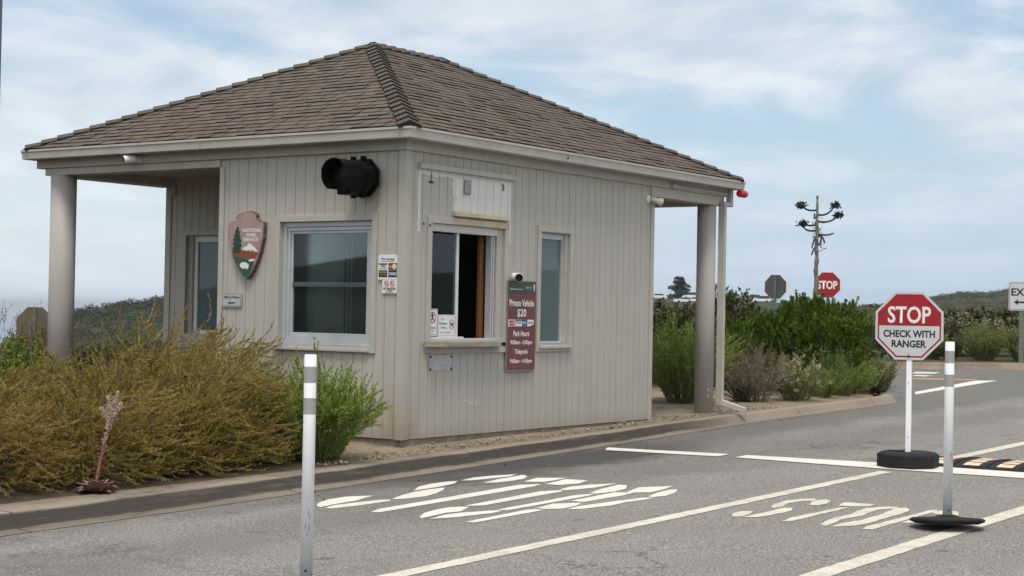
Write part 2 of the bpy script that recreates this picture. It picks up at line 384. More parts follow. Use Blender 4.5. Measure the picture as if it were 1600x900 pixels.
struct('ground', np_mesh(V, F[:, ::-1]), M['hill'], smooth=False)

M['sea'] = mat('sea_water', (0.10, 0.16, 0.21), 0.25)
sea = MB(); sea.lathe([(250000, -104), (250000, -103)], 96); struct('sea', sea.mesh(), M['sea'])

# kerb line: foot of the gutter pan, face and back, following the island
FOOT = [(-34, -1.55), (-20, -1.4), (-9, -1.27), (-6.04, -1.26), (-4.1, -1.22), (-1.36, -1.08), (1.06, -0.92), (4.17, -0.70), (7.41, -0.46), (10.35, -0.38), (13.2, -0.33)]
def gutw(x): return float(np.interp(x, [-9, 0, 4, 7, 9, 14], [0.14, 0.13, 0.11, 0.07, 0.04, 0.04]))
def spline(pts, n):
    P = np.array(pts, float); t = np.arange(len(P)); out = []
    for s in np.linspace(0, len(P) - 1, n):
        k = min(int(s), len(P) - 2); f = s - k; p0 = P[max(k-1, 0)]; p1 = P[k]; p2 = P[k+1]; p3 = P[min(k+2, len(P)-1)]
        out.append(0.5*((2*p1) + (-p0+p2)*f + (2*p0-5*p1+4*p2-p3)*f*f + (-p0+3*p1-3*p2+p3)*f**3))
    return np.array(out)
foot = spline(FOOT, 90)
endc = np.array([(13.75, -0.20), (14.25, 0.10), (14.65, 0.55), (14.9, 1.2), (15.0, 2.2), (15.0, 5), (14.95, 9.5)])
foot = np.concatenate([foot, spline(endc, 40)])
def inward(P):
    d = np.gradient(P, axis=0); d /= np.linalg.norm(d, axis=1, keepdims=True); return np.stack([-d[:, 1], d[:, 0]], 1)
nrm = inward(foot); gw = np.array([gutw(x) if x < 13.3 else 0.05 for x in foot[:, 0]])[:, None]
def zr(P): return 0.012 * P[:, 0]
def strip(rows):
    """rows: list of (P(n,2), z(n)) -> quads"""
    n = len(rows[0][0]); V = np.concatenate([np.column_stack([P, z]) for P, z in rows]); F = []
    for a in range(len(rows) - 1):
        for k in range(n - 1): F.append((a*n+k, a*n+k+1, (a+1)*n+k+1, (a+1)*n+k))
    return V, np.array(F)
z0 = zr(foot); f1 = foot + nrm * gw
KH = 0.13
kw = np.interp(foot[:, 0], [-9, -5, -2, 5, 9], [0.52, 0.50, 0.33, 0.28, 0.24])[:, None]
jog = 0.004 * np.sin(np.arange(len(foot)) * 1.7)
rows = [(foot - nrm*0.001, z0 + 0.004), (f1, z0 + 0.012), (f1 + nrm*0.035, z0 + 0.05 + jog), (f1 + nrm*0.075, z0 + KH - 0.022), (f1 + nrm*0.095, z0 + KH - 0.005), (f1 + nrm*0.12, z0 + KH), (f1 + nrm*kw, z0 + KH + 0.002), (f1 + nrm*(kw+0.01), z0 + KH - 0.05)]
def kerb_mat(t, co, src, p):
    x, y, z = nsep(t, co.outputs['Object']); h = nmath(t, 'SUBTRACT', z, nmath(t, 'MULTIPLY', x, 0.012))
    n1 = nnoise(t, co.outputs['Object'], 2.0, 6, 0.65, (0.35, 1, 1)); n2 = nnoise(t, co.outputs['Object'], 30, 4)
    c = nmix(t, nrange(t, n1, 0.3, 0.7), (0.31, 0.255, 0.195), (0.235, 0.19, 0.145)); c = nmix(t, nrange(t, n2, 0.4, 0.7, 0, 0.35), c, (0.20, 0.165, 0.125))
    # tyre rubber scuffed along the face
    hn = nmath(t, 'ADD', h, nmath(t, 'MULTIPLY', nmath(t, 'SUBTRACT', n1, 0.5), 0.07))
    band = nmath(t, 'MULTIPLY', nrange(t, hn, 0.008, 0.03), nrange(t, hn, 0.112, 0.134, 1, 0))
    xb = nmath(t, 'MULTIPLY', nrange(t, x, 4.5, 8.5, 1, 0.12), nrange(t, nnoise(t, co.outputs['Object'], 9, 5, .7, (.2, 1, 3)), 0.25, 0.5, 0.72, 1))
    c = nmix(t, nmath(t, 'MULTIPLY', nmath(t, 'MULTIPLY', band, xb), 0.93), c, (0.034, 0.03, 0.027))
    c = nmix(t, nrange(t, hn, 0.03, 0.012, 0, 0.55), c, (0.13, 0.105, 0.08))
    j = nmath(t, 'COMPARE', nmath(t, 'FRACT', nmath(t, 'ADD', nmath(t, 'MULTIPLY', x, 0.3279), 0.435)), 0.5, 0.0035)
    return nmix(t, nmath(t, 'MULTIPLY', j, 0.8), c, (0.05, 0.04, 0.03))
M['kerb'] = mat('kerb_concrete', (0.3, 0.25, 0.19), 0.85, build=kerb_mat, bump=0.3, bscale=50, spec=0.2)
V, F = strip(rows); struct('kerb', np_mesh(V, F), M['kerb'])

# planted island behind the kerb
isl = f1 + nrm * (kw - 0.01)
def dirt(t, co, src, p):
    o = co.outputs['Object']; a = nnoise(t, o, 3, 7, 0.7); b = nnoise(t, o, 55, 4, 0.7); d = nnoise(t, o, 0.7, 4)
    c = nmix(t, nrange(t, a, 0.35, 0.65), (0.25, 0.20, 0.14), (0.165, 0.13, 0.09)); c = nmix(t, nrange(t, b, 0.5, 0.66), c, (0.34, 0.29, 0.22)); c = nmix(t, nrange(t, b, 0.36, 0.28, 0, .8), c, (0.09, 0.07, 0.05))
    x, y, z = nsep(t, o)
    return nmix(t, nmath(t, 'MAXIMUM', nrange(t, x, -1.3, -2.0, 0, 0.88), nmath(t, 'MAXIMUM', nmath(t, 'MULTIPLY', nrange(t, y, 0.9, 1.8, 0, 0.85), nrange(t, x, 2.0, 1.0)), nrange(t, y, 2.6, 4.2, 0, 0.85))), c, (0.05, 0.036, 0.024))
M['dirt'] = mat('gravelly_soil', (0.3, 0.24, 0.17), 0.95, build=dirt, bump=0.9, bscale=70, spec=0.1)
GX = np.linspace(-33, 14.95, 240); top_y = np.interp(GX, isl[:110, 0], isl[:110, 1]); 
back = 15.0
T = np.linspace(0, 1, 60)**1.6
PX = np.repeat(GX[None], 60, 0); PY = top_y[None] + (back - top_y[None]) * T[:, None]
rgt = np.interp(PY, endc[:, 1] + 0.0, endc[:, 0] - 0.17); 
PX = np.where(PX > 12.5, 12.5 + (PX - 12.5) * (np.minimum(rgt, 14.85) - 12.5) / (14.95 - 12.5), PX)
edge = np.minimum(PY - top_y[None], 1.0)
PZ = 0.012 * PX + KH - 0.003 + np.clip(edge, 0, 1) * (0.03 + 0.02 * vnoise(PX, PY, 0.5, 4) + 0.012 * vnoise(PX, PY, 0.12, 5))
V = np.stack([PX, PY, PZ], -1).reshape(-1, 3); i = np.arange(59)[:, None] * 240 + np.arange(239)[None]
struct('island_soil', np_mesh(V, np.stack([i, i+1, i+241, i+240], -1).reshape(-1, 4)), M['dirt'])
def soil_z(x, y):
    ty = float(np.interp(x, isl[:110, 0], isl[:110, 1])); return 0.012*x + KH + min(max(y - ty, 0), 1) * 0.03

# road
FARK = spline([(8, 26), (14, 20), (19.5, 14), (23.8, 9.2), (27.4, 5.0), (29.2, 2.9), (32, -0.8), (37, -8), (43, -18), (48, -30)], 90)   # foot of the kerb across the junction
fn = inward(FARK)
def asphalt(t, co, src, p):
    o = co.outputs['Object']; x, y, z = nsep(t, o)
    a = nnoise(t, o, 62, 3, 0.8); a2 = nnoise(t, o, 24, 4, 0.75); b = nnoise(t, o, 0.8, 6, 0.6, (0.45, 1, 1)); d = nnoise(t, o, 5, 6, 0.65, (0.35, 1, 1)); v = nnoise(t, o, 0.25, 3)
    c = nmix(t, nrange(t, b, 0.3, 0.7), (0.205, 0.192, 0.175), (0.165, 0.156, 0.144))
    c = nmix(t, nrange(t, d, 0.45, 0.75, 0, 0.5), c, (0.245, 0.228, 0.205))
    c = nmix(t, nrange(t, v, 0.45, 0.65, 0, 0.35), c, (0.155, 0.15, 0.143))
    c = nmix(t, nrange(t, a, 0.50, 0.62, 0, 0.75), c, (0.42, 0.395, 0.35)); c = nmix(t, nrange(t, a, 0.47, 0.37, 0, 0.8), c, (0.06, 0.057, 0.054))
    c = nmix(t, nrange(t, a2, 0.40, 0.30, 0, 0.6), c, (0.075, 0.072, 0.068)); c = nmix(t, nrange(t, a2, 0.60, 0.70, 0, 0.5), c, (0.38, 0.355, 0.315))
    # darkened by dripping engines where cars halt at the window, and a polished strip by the kerb
    w = nmath(t, 'MULTIPLY', nmath(t, 'SUBTRACT', nnoise(t, o, 1.6, 5, 0.65, (0.6, 1, 1)), 0.5), 1.5)
    e = nmath(t, 'MULTIPLY', nrange(t, nmath(t, 'ABSOLUTE', nmath(t, 'ADD', nmath(t, 'SUBTRACT', x, 0.9), nmath(t, 'MULTIPLY', w, 1.6))), 1.2, 4.6, 1, 0), nrange(t, nmath(t, 'ABSOLUTE', nmath(t, 'ADD', nmath(t, 'ADD', y, 1.35), w)), 0.15, 1.0, 1, 0))
    c = nmix(t, nmath(t, 'MULTIPLY', e, 0.8), c, (0.035, 0.034, 0.034))
    e2 = nmath(t, 'MAXIMUM', nrange(t, nmath(t, 'ABSOLUTE', nmath(t, 'ADD', nmath(t, 'ADD', y, 2.6), w)), 0.1, 0.9, 0.25, 0), nmath(t, 'MULTIPLY', nrange(t, nmath(t, 'ADD', y, w), -1.9, -1.0), 0.45))
    c = nmix(t, e2, c, (0.06, 0.058, 0.056))
    sp = nmath(t, 'MULTIPLY', nrange(t, nnoise(t, o, 3.4, 3, 0.5), 0.66, 0.74), nrange(t, nnoise(t, o, 0.45, 2), 0.4, 0.6))
    c = nmix(t, nmath(t, 'MULTIPLY', sp, 0.55), c, (0.045, 0.042, 0.04))
    vo = t.nodes.new('ShaderNodeTexVoronoi'); vo.feature = 'DISTANCE_TO_EDGE'; vo.inputs['Scale'].default_value = 0.33
    wv = t.nodes.new('ShaderNodeVectorMath'); wv.operation = 'ADD'; wn = t.nodes.new('ShaderNodeTexNoise'); wn.inputs['Scale'].default_value = 1.7; wn.inputs['Detail'].default_value = 7; wn.inputs['Roughness'].default_value = 0.7
    t.links.new(o, wn.inputs['Vector']); sc = t.nodes.new('ShaderNodeVectorMath'); sc.operation = 'SCALE'; sc.inputs['Scale'].default_value = 0.7; t.links.new(wn.outputs['Color'], sc.inputs[0]); t.links.new(o, wv.inputs[0]); t.links.new(sc.outputs[0], wv.inputs[1]); t.links.new(wv.outputs[0], vo.inputs['Vector'])
    ck = nmath(t, 'MULTIPLY', nrange(t, vo.outputs['Distance'], 0.0015, 0.006, 1, 0), nrange(t, nnoise(t, o, 0.3, 3), 0.48, 0.6))
    c = nmix(t, nmath(t, 'MULTIPLY', ck, 0.7), c, (0.05, 0.047, 0.044))
    return c
M['road'] = mat('weathered_asphalt', (0.14, 0.135, 0.125), 0.88, build=asphalt, bump=0.7, bscale=110, spec=0.2)
n = 160
lowx = np.linspace(-34, 48, n)
rd = MB()
ys = np.concatenate([np.linspace(-34, -1.5, 14)])
outer = np.concatenate([foot, FARK[:]])
poly = [(-34, -40), (48, -40)] + [tuple(p) for p in FARK[::-1] - fn[::-1]*0.0] + [tuple(p) for p in foot[::-1]]
me = bpy.data.meshes.new('road'); me.from_pydata([(x, y, 0.012*x) for x, y in poly], [], [tuple(range(len(poly)))]); me.update()
if me.polygons[0].normal.z < 0: me.flip_normals()
struct('road', me, M['road'])
zf = zr(FARK)
rows = [(FARK, zf + 0.003), (FARK - fn*0.20, zf + 0.012), (FARK - fn*0.215, zf + 0.14), (FARK - fn*0.24, zf + 0.17), (FARK - fn*0.40, zf + 0.172), (FARK - fn*0.42, zf + 0.1)]
if fn[45] @ (np.array([0, 0]) - FARK[45]) < 0: fn = -fn; rows = [(FARK, zf + 0.003), (FARK - fn*0.20, zf + 0.012), (FARK - fn*0.215, zf + 0.14), (FARK - fn*0.24, zf + 0.17), (FARK - fn*0.40, zf + 0.172), (FARK - fn*0.42, zf + 0.1)]
V, F = strip(rows); struct('far_kerb', np_mesh(V, F), mat('far_kerb_concrete', (0.26, 0.2, 0.15), 0.85, var=(0.17, 0.13, 0.10), vscale=1.5, bump=0.2, spec=0.2))
kp = FARK[:, 1] < 11
rows = [(FARK[kp] - fn[kp]*(0.41 + k), zf[kp] + 0.15 + 0.012*k) for k in (0, 2, 6, 14, 26)]
V, F = strip(rows); struct('planting_bed', np_mesh(V, F), M['hill'])

# painted markings
def worn(t, co, src, p):
    o = co.outputs['Object']; a = nnoise(t, o, 70, 4, 0.75); b = nnoise(t, o, 4, 5, 0.7); e = nnoise(t, o, 1.2, 4)
    c = nmix(t, nrange(t, e, 0.35, 0.65, 0, 0.5), (0.66, 0.635, 0.565), (0.57, 0.545, 0.48)); c = nmix(t, nrange(t, b, 0.52, 0.75, 0, 0.35), c, (0.40, 0.37, 0.31))
    return nmix(t, nmath(t, 'MULTIPLY', nrange(t, a, 0.52, 0.64), nrange(t, b, 0.3, 0.7, 0.15, 0.75)), c, (0.22, 0.205, 0.18))
M['paint'] = mat('road_paint', (0.6, 0.58, 0.5), 0.7, build=worn, bump=0.35, bscale=100, spec=0.2)
def worn2(t, co, src, p):
    o = co.outputs['Object']; a = nnoise(t, o, 60, 4, 0.75); b = nnoise(t, o, 3, 5, 0.7)
    c = nmix(t, nrange(t, b, 0.4, 0.7), (0.60, 0.555, 0.455), (0.49, 0.45, 0.37))
    return nmix(t, nmath(t, 'MULTIPLY', nrange(t, a, 0.50, 0.62), nrange(t, b, 0.3, 0.6, 0.15, 0.7)), c, (0.24, 0.22, 0.19))
M['paint2'] = mat('old_road_paint', (0.5, 0.47, 0.4), 0.75, build=worn2, bump=0.4, bscale=100, spec=0.2)
M['yellow'] = mat('orange_road_paint', (0.50, 0.22, 0.06), 0.7, var=(0.36, 0.2, 0.09), vscale=20)
M['yellowred'] = M['yellow']
def marking(name, polys, m, jit=0.004, dz=0.004):
    mb = MB(); rr = random.Random(hash(name) % 99)
    for poly in polys:
        P = []
        for a, b in zip(poly, poly[1:] + poly[:1]):
            d = math.hypot(b[0]-a[0], b[1]-a[1]); k = max(1, int(d / 0.06)) if jit else 1
            k = min(k, 160)
            for q in range(k):
                f = q / k; j = jit if q else 0
                P.append((a[0] + (b[0]-a[0])*f + rr.uniform(-j, j), a[1] + (b[1]-a[1])*f + rr.uniform(-j, j)))
        n0 = len(mb.v); mb.v += [(x, y, 0.012*x + dz) for x, y in P]; mb.f.append(tuple(range(n0, n0 + len(P))))
    me = mb.mesh(fix=False)
    bm = bmesh.new(); bm.from_mesh(me)
    for f in bm.faces:
        if f.normal.z < 0: f.normal_flip()
    bm.to_mesh(me); bm.free()
    return struct(name, me, m)
NEAR_LANE_STOP = {
  'S': [
    [(-2.59,-1.77),(-2.68,-1.71),(-2.82,-1.63),(-3.07,-1.65),(-3.29,-1.74),(-3.45,-1.86),(-3.49,-1.94),(-3.29,-1.90),(-2.95,-1.88),(-2.84,-1.84)],
    [(-3.49,-1.99),(-3.30,-1.94),(-3.01,-1.97),(-2.79,-2.00),(-2.72,-2.07),(-2.81,-2.12),(-3.20,-2.11),(-3.50,-2.06)],
    [(-2.67,-2.04),(-2.41,-1.94),(-2.15,-1.87),(-1.90,-1.86),(-1.71,-1.88),(-1.86,-1.98),(-2.10,-2.09),(-2.33,-2.15),(-2.54,-2.13),(-2.68,-2.08)],
    [(-2.07,-1.81),(-1.80,-1.65),(-1.56,-1.60),(-1.32,-1.60),(-1.19,-1.65),(-1.38,-1.75),(-1.71,-1.81),(-1.95,-1.81)],
    [(-1.14,-1.64),(-0.86,-1.59),(-0.61,-1.63),(-0.33,-1.75),(-0.53,-1.80),(-0.83,-1.76),(-1.07,-1.72)],
    [(-1.17,-1.93),(-0.79,-1.85),(-0.53,-1.84),(-0.33,-1.82),(-0.42,-1.93),(-0.61,-2.02),(-0.85,-2.04),(-1.05,-2.01)],
  ],
  'T': [
    [(-3.46,-2.45),(-3.27,-2.38),(-1.07,-2.28),(-0.90,-2.41),(-1.10,-2.46),(-3.43,-2.52)],
    [(-0.83,-2.16),(-0.47,-2.08),(-0.29,-2.29),(-0.44,-2.32),(-0.72,-2.33)],
    [(-0.86,-2.43),(-0.53,-2.38),(-0.38,-2.35),(-0.33,-2.58),(-0.62,-2.65),(-0.85,-2.57)],
  ],
  'O': [
    [(-2.66,-2.81),(-2.50,-2.79),(-1.38,-2.72),(-1.16,-2.83),(-1.28,-2.88),(-2.53,-2.91)],
    [(-3.43,-2.93),(-3.22,-2.82),(-2.96,-2.76),(-2.79,-2.76),(-2.67,-2.87),(-2.96,-2.99),(-3.11,-2.95),(-3.49,-3.00)],
    [(-3.48,-3.08),(-3.24,-3.02),(-3.02,-3.04),(-2.72,-3.17),(-2.71,-3.24),(-2.88,-3.25),(-3.24,-3.18)],
    [(-2.69,-3.16),(-1.40,-3.12),(-1.20,-3.20),(-1.42,-3.24),(-2.66,-3.25)],
    [(-1.13,-2.77),(-0.88,-2.73),(-0.64,-2.78),(-0.36,-2.92),(-0.43,-2.93),(-0.82,-2.95),(-1.16,-2.86)],
    [(-1.19,-3.13),(-0.85,-3.05),(-0.46,-2.99),(-0.44,-3.08),(-0.68,-3.21),(-0.96,-3.25),(-1.20,-3.21)],
  ],
  'P': [
    [(-3.44,-3.39),(-2.53,-3.35),(-2.44,-3.39),(-2.45,-3.47),(-2.62,-3.47),(-3.43,-3.47)],
    [(-1.79,-3.31),(-1.01,-3.28),(-0.89,-3.43),(-1.14,-3.46),(-1.77,-3.44)],
    [(-2.38,-3.35),(-2.05,-3.30),(-1.83,-3.45),(-2.04,-3.53),(-2.26,-3.54),(-2.40,-3.45)],
    [(-2.29,-3.59),(-2.03,-3.56),(-1.63,-3.61),(-1.20,-3.67),(-1.10,-3.76),(-1.30,-3.77),(-1.57,-3.73),(-1.83,-3.75),(-2.17,-3.68)],
    [(-0.90,-3.35),(-0.51,-3.25),(-0.21,-3.45),(-0.58,-3.52),(-0.80,-3.53),(-0.92,-3.39)],
    [(-1.08,-3.67),(-0.75,-3.59),(-0.48,-3.57),(-0.42,-3.61),(-0.64,-3.71),(-0.92,-3.77),(-1.08,-3.73)],
  ],
}
FAR_LANE_STOP = {
  'S': [
    [(-1.73,-4.84),(-1.55,-4.78),(-1.44,-4.79),(-1.38,-4.86),(-1.53,-4.91),(-1.72,-4.94),(-1.81,-4.91),(-1.79,-4.87)],
    [(-1.79,-4.95),(-1.58,-4.96),(-1.27,-4.97),(-1.02,-4.95),(-0.96,-5.02),(-1.12,-5.09),(-1.29,-5.10),(-1.54,-5.08),(-1.72,-5.05)],
    [(-1.04,-4.86),(-0.86,-4.79),(-0.54,-4.76),(-0.32,-4.81),(-0.23,-4.91),(-0.37,-4.96),(-0.52,-4.88),(-0.71,-4.86),(-0.94,-4.92),(-1.09,-4.90)],
    [(-0.65,-5.03),(-0.47,-4.97),(-0.31,-4.96),(-0.23,-5.01),(-0.32,-5.09),(-0.49,-5.13),(-0.65,-5.12),(-0.70,-5.07)],
  ],
  'T': [
    [(-1.79,-5.31),(-1.56,-5.28),(-0.70,-5.33),(-0.60,-5.38),(-0.73,-5.39),(-1.77,-5.38)],
    [(-0.57,-5.26),(-0.32,-5.21),(-0.27,-5.48),(-0.45,-5.49),(-0.55,-5.37)],
  ],
  'O': [
    [(-1.73,-5.62),(-1.52,-5.58),(-1.34,-5.56),(-1.03,-5.58),(-0.78,-5.53),(-0.57,-5.52),(-0.37,-5.61),(-0.31,-5.71),(-0.44,-5.73),(-0.60,-5.65),(-0.79,-5.65),(-1.06,-5.69),(-1.43,-5.65),(-1.64,-5.69),(-1.81,-5.71),(-1.82,-5.68)],
    [(-1.83,-5.75),(-1.61,-5.73),(-1.31,-5.79),(-0.93,-5.78),(-0.69,-5.75),(-0.40,-5.72),(-0.33,-5.79),(-0.44,-5.86),(-0.59,-5.89),(-0.89,-5.90),(-1.14,-5.90),(-1.46,-5.91),(-1.66,-5.88),(-1.81,-5.79)],
  ],
  'P': [
    [(-1.80,-5.99),(-1.60,-5.97),(-0.36,-6.00),(-0.27,-6.04),(-0.41,-6.07),(-1.78,-6.07)],
    [(-0.53,-6.08),(-0.33,-6.08),(-0.28,-6.21),(-0.50,-6.30),(-0.67,-6.31),(-0.73,-6.23),(-0.59,-6.20),(-0.57,-6.14)],
    [(-1.27,-6.10),(-1.10,-6.09),(-0.86,-6.24),(-0.86,-6.28),(-1.10,-6.31)],
  ],
}
ARROWHEAD = {
  'outline': [(2.574,2.574),(2.501,2.601),(2.457,2.594),(2.450,2.658),(2.343,2.703),(2.212,2.717),(2.139,2.688),(2.123,2.630),(2.087,2.602),(2.001,2.586),(2.007,2.417),(2.054,2.249),(2.122,2.101),(2.205,1.974),(2.254,1.938),(2.321,1.963),(2.413,2.080),(2.490,2.219),(2.555,2.423)],
  'tree': [(2.417,2.550),(2.393,2.528),(2.401,2.507),(2.371,2.481),(2.388,2.464),(2.361,2.432),(2.378,2.415),(2.348,2.378),(2.368,2.362),(2.340,2.314),(2.375,2.304),(2.345,2.261),(2.388,2.240),(2.491,2.245),(2.477,2.273),(2.498,2.294),(2.463,2.315),(2.494,2.348),(2.459,2.369),(2.489,2.391),(2.458,2.418),(2.476,2.440),(2.444,2.465),(2.457,2.487),(2.434,2.512)],
  'ridge': [(2.500,2.252),(2.344,2.255),(2.316,2.267),(2.242,2.254),(2.083,2.238),(2.077,2.224),(2.124,2.165),(2.225,2.165),(2.269,2.174),(2.342,2.182),(2.372,2.191),(2.430,2.183),(2.483,2.183)],
  'snow': [(2.336,2.272),(2.302,2.304),(2.264,2.310),(2.236,2.339),(2.207,2.345),(2.166,2.313),(2.128,2.292),(2.083,2.245),(2.141,2.254),(2.165,2.271),(2.199,2.254),(2.228,2.271),(2.263,2.256),(2.301,2.267)],
  'meadow': [(2.483,2.183),(2.446,2.204),(2.424,2.176),(2.402,2.208),(2.372,2.182),(2.328,2.191),(2.269,2.165),(2.196,2.154),(2.138,2.160),(2.142,2.097),(2.211,1.978),(2.254,1.948),(2.316,1.967),(2.404,2.080)],
  'lake': [(2.233,2.148),(2.167,2.165),(2.130,2.158),(2.143,2.139),(2.210,2.133)],
  'bison': [(2.369,2.097),(2.341,2.123),(2.297,2.127),(2.253,2.114),(2.223,2.097),(2.228,2.059),(2.245,2.044),(2.254,2.037),(2.263,2.054),(2.298,2.054),(2.315,2.042),(2.330,2.059),(2.357,2.067)],
}

def pull(d, k=0.0): return [p for v in d.values() for p in v]
marking('painted_stop_lettering', pull(NEAR_LANE_STOP), M['paint'], 0.003)
marking('painted_stop_lettering', pull(FAR_LANE_STOP), M['paint2'], 0.007)
marking('lane_line', [[(-16, -4.43), (2.42, -4.43), (2.38, -4.57), (-16, -4.59)]], M['paint2'], 0.006)
marking('lane_line', [[(4.45, -4.46), (36, -4.5), (36, -4.68), (4.4, -4.62)]], M['paint2'], 0.006)
marking('lane_line', [[(-16, -6.50), (-1.5, -6.53), (34, -6.57), (34, -6.75), (-1.2, -6.70), (-16, -6.66)]], M['paint2'], 0.006)
marking('stop_line', [[(2.76, -0.92), (2.99, -2.4), (2.66, -2.42), (2.46, -1.06)], [(3.02, -2.6), (3.24, -4.3), (3.26, -6.6), (2.72, -6.6), (2.62, -4.35), (2.68, -2.62)]], M['paint'], 0.006, dz=0.0075)
marking('junction_arrow_line', [[(16.24, 0.47), (17.04, 0.78), (22.6, 1.48), (22.95, 1.1)]], M['paint'], 0.01)
marking('junction_centre_line', [[(22.7, 2.93), (23.15, 1.62), (22.6, 1.58), (22.0, 2.9)]], M['yellow'], 0.01)
marking('junction_stop_bar', [[(26.0, 4.19), (26.12, 3.59), (25.2, 3.4), (24.9, 3.85)]], M['paint2'], 0.01)
marking('junction_stop_bar', [[(24.3, 3.5), (24.25, 3.08), (23.6, 3.05), (23.7, 3.4)]], M['paint2'], 0.01)

# ------------------------------------------------------------------ the ticket booth
ZB = 0.22; ZS = 3.335; LX = 5.33; YM = 2.745; DX = 1.9; YE = 5.65; ZE = 3.557
booth = thing('ticket_booth', 'small beige wooden ticket booth with hipped shingle roof and corner columns', 'booth', (0, 0, 0))
def siding(name, f, u0, u1, z0, z1, holes, phase=0.07, pitch=0.1475, t=0.13, gw=0.008, gd=0.007):
    """grooved board wall; f(u, z, d) -> xyz with d the depth behind the face; holes (u0,u1,z0,z1) go right through"""
    us = {u0, u1}; zs = {z0, z1}; gr = []
    g = u0 + phase
    while g < u1 - 0.03:
        gr.append((g, g + gw)); us |= {g, g + gw}; g += pitch
    for h in holes: us |= {h[0], h[1]}; zs |= {h[2], h[3]}
    us = sorted(us); zs = sorted(zs); mb = MB()
    def depth(i, j):
        if i < 0 or j < 0 or i >= len(us) - 1 or j >= len(zs) - 1: return t
        u = (us[i] + us[i+1]) / 2; z = (zs[j] + zs[j+1]) / 2
        for h in holes:
            if h[0] < u < h[1] and h[2] < z < h[3]: return None
        for a, b in gr:
            if a < u < b: return gd
        return 0.0
    for i in range(-1, len(us) - 1):
        for j in range(-1, len(zs) - 1):
            d = depth(i, j)
            if 0 <= i and 0 <= j and d is not None:
                mb.quad(f(us[i], zs[j], d), f(us[i+1], zs[j], d), f(us[i+1], zs[j+1], d), f(us[i], zs[j+1], d))
                mb.quad(f(us[i], zs[j], t), f(us[i+1], zs[j], t), f(us[i+1], zs[j+1], t), f(us[i], zs[j+1], t))
            for di, dj in ((1, 0), (0, 1)):
                d2 = depth(i + di, j + dj); a = t if d is None else d; b = t if d2 is None else d2
                if a == b: continue
                if di and j >= 0: u = us[i+1]; mb.quad(f(u, zs[j], a), f(u, zs[j+1], a), f(u, zs[j+1], b), f(u, zs[j], b))
                elif dj and i >= 0: z = zs[j+1]; mb.quad(f(us[i], z, a), f(us[i+1], z, a), f(us[i+1], z, b), f(us[i], z, b))
    me = mb.mesh(fix=False); bm = bmesh.new(); bm.from_mesh(me); bmesh.ops.remove_doubles(bm, verts=bm.verts, dist=1e-5); bmesh.ops.recalc_face_normals(bm, faces=bm.faces); bm.to_mesh(me); bm.free()
    return obj(name, me, M['wall'], booth)
FW = (0.44, 1.795, 1.205, 2.587); SW = (0.465, 1.855, 1.275, 2.575); RW = (2.625, 3.272, 1.235, 2.582); DW = (4.64, 5.27, 1.235, 2.565)
siding('front_wall', lambda u, z, d: (d, u, z), 0.0, YM, ZB, ZS, [FW], phase=0.105)
siding('service_wall', lambda u, z, d: (u, d, z), 0.131, LX, ZB, ZS, [SW, RW], phase=0.02)
siding('recess_wall', lambda u, z, d: (DX + d, u, z), YM + 0.001, YE, ZB, ZS, [DW], phase=0.06)
siding('return_wall', lambda u, z, d: (u, YM - d, z), 0.131, DX + 0.13, ZB, ZS, [])
siding('end_wall', lambda u, z, d: (LX - d, u, z), 0.131, YE - 0.001, ZB, ZS, [])
siding('rear_wall', lambda u, z, d: (u, YE - d, z), DX + 0.131, LX - 0.131, ZB, ZS, [])
b = MB().box(0.02, LX-0.02, 0.02, YM-0.02, -0.1, ZB-0.002).box(DX+0.02, LX-0.02, YM-0.02, YE-0.02, -0.1, ZB-0.002); obj('foundation', b.mesh(), M['concrete'], booth)
b = MB(); b.box(-0.014, 0.075, -0.022, -0.002, ZB-0.006, ZS).box(-0.022, -0.002, -0.0215, 0.078, ZB-0.006, ZS); obj('corner_board', b.mesh(), M['wall'], booth, bevel=0.003)
b = MB(); b.box(LX-0.07, LX+0.018, -0.018, -0.001, ZB-0.004, ZS); obj('corner_board', b.mesh(), M['trim'], booth, bevel=0.003)
b = MB(); b.box(DX-0.018, DX-0.001, YE-0.09, YE+0.012, ZB, ZS); obj('corner_board', b.mesh(), M['trim'], booth, bevel=0.003)
b = MB(); b.box(-0.018, -0.001, YM-0.06, YM+0.014, ZB, ZS-0.085); obj('corner_board', b.mesh(), M['trim'], booth, bevel=0.003)
# interior
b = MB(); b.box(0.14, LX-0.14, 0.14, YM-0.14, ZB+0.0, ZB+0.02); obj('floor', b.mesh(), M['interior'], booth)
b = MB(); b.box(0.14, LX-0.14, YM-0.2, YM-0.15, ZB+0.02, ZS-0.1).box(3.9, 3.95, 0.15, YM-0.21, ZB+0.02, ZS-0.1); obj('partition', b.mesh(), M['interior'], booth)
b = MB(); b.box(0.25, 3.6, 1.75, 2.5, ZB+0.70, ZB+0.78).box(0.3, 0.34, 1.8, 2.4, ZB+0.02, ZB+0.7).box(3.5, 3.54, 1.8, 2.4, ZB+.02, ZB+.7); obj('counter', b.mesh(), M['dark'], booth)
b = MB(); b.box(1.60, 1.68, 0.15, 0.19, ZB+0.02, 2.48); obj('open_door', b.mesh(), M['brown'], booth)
b = MB()
for k in range(9): b.box(0.34, 0.345, 0.62 + 0.075*k, 0.68 + 0.075*k, 1.2, 2.5)
def ringbox(mb, f, u0, u1, z0, z1, w, d0, d1, wt=None, wb=None):
    wt = wt or w; wb = wb or w
    for a, b_, c, d in ((u0, u1, z1-wt, z1), (u0, u1, z0, z0+wb), (u0, u0+w, z0+wb, z1-wt), (u1-w, u1, z0+wb, z1-wt)):
        p = f(a, c, d0); q = f(b_, d, d1); mb.box(p[0], q[0], p[1], q[1], p[2], q[2])
    return mb
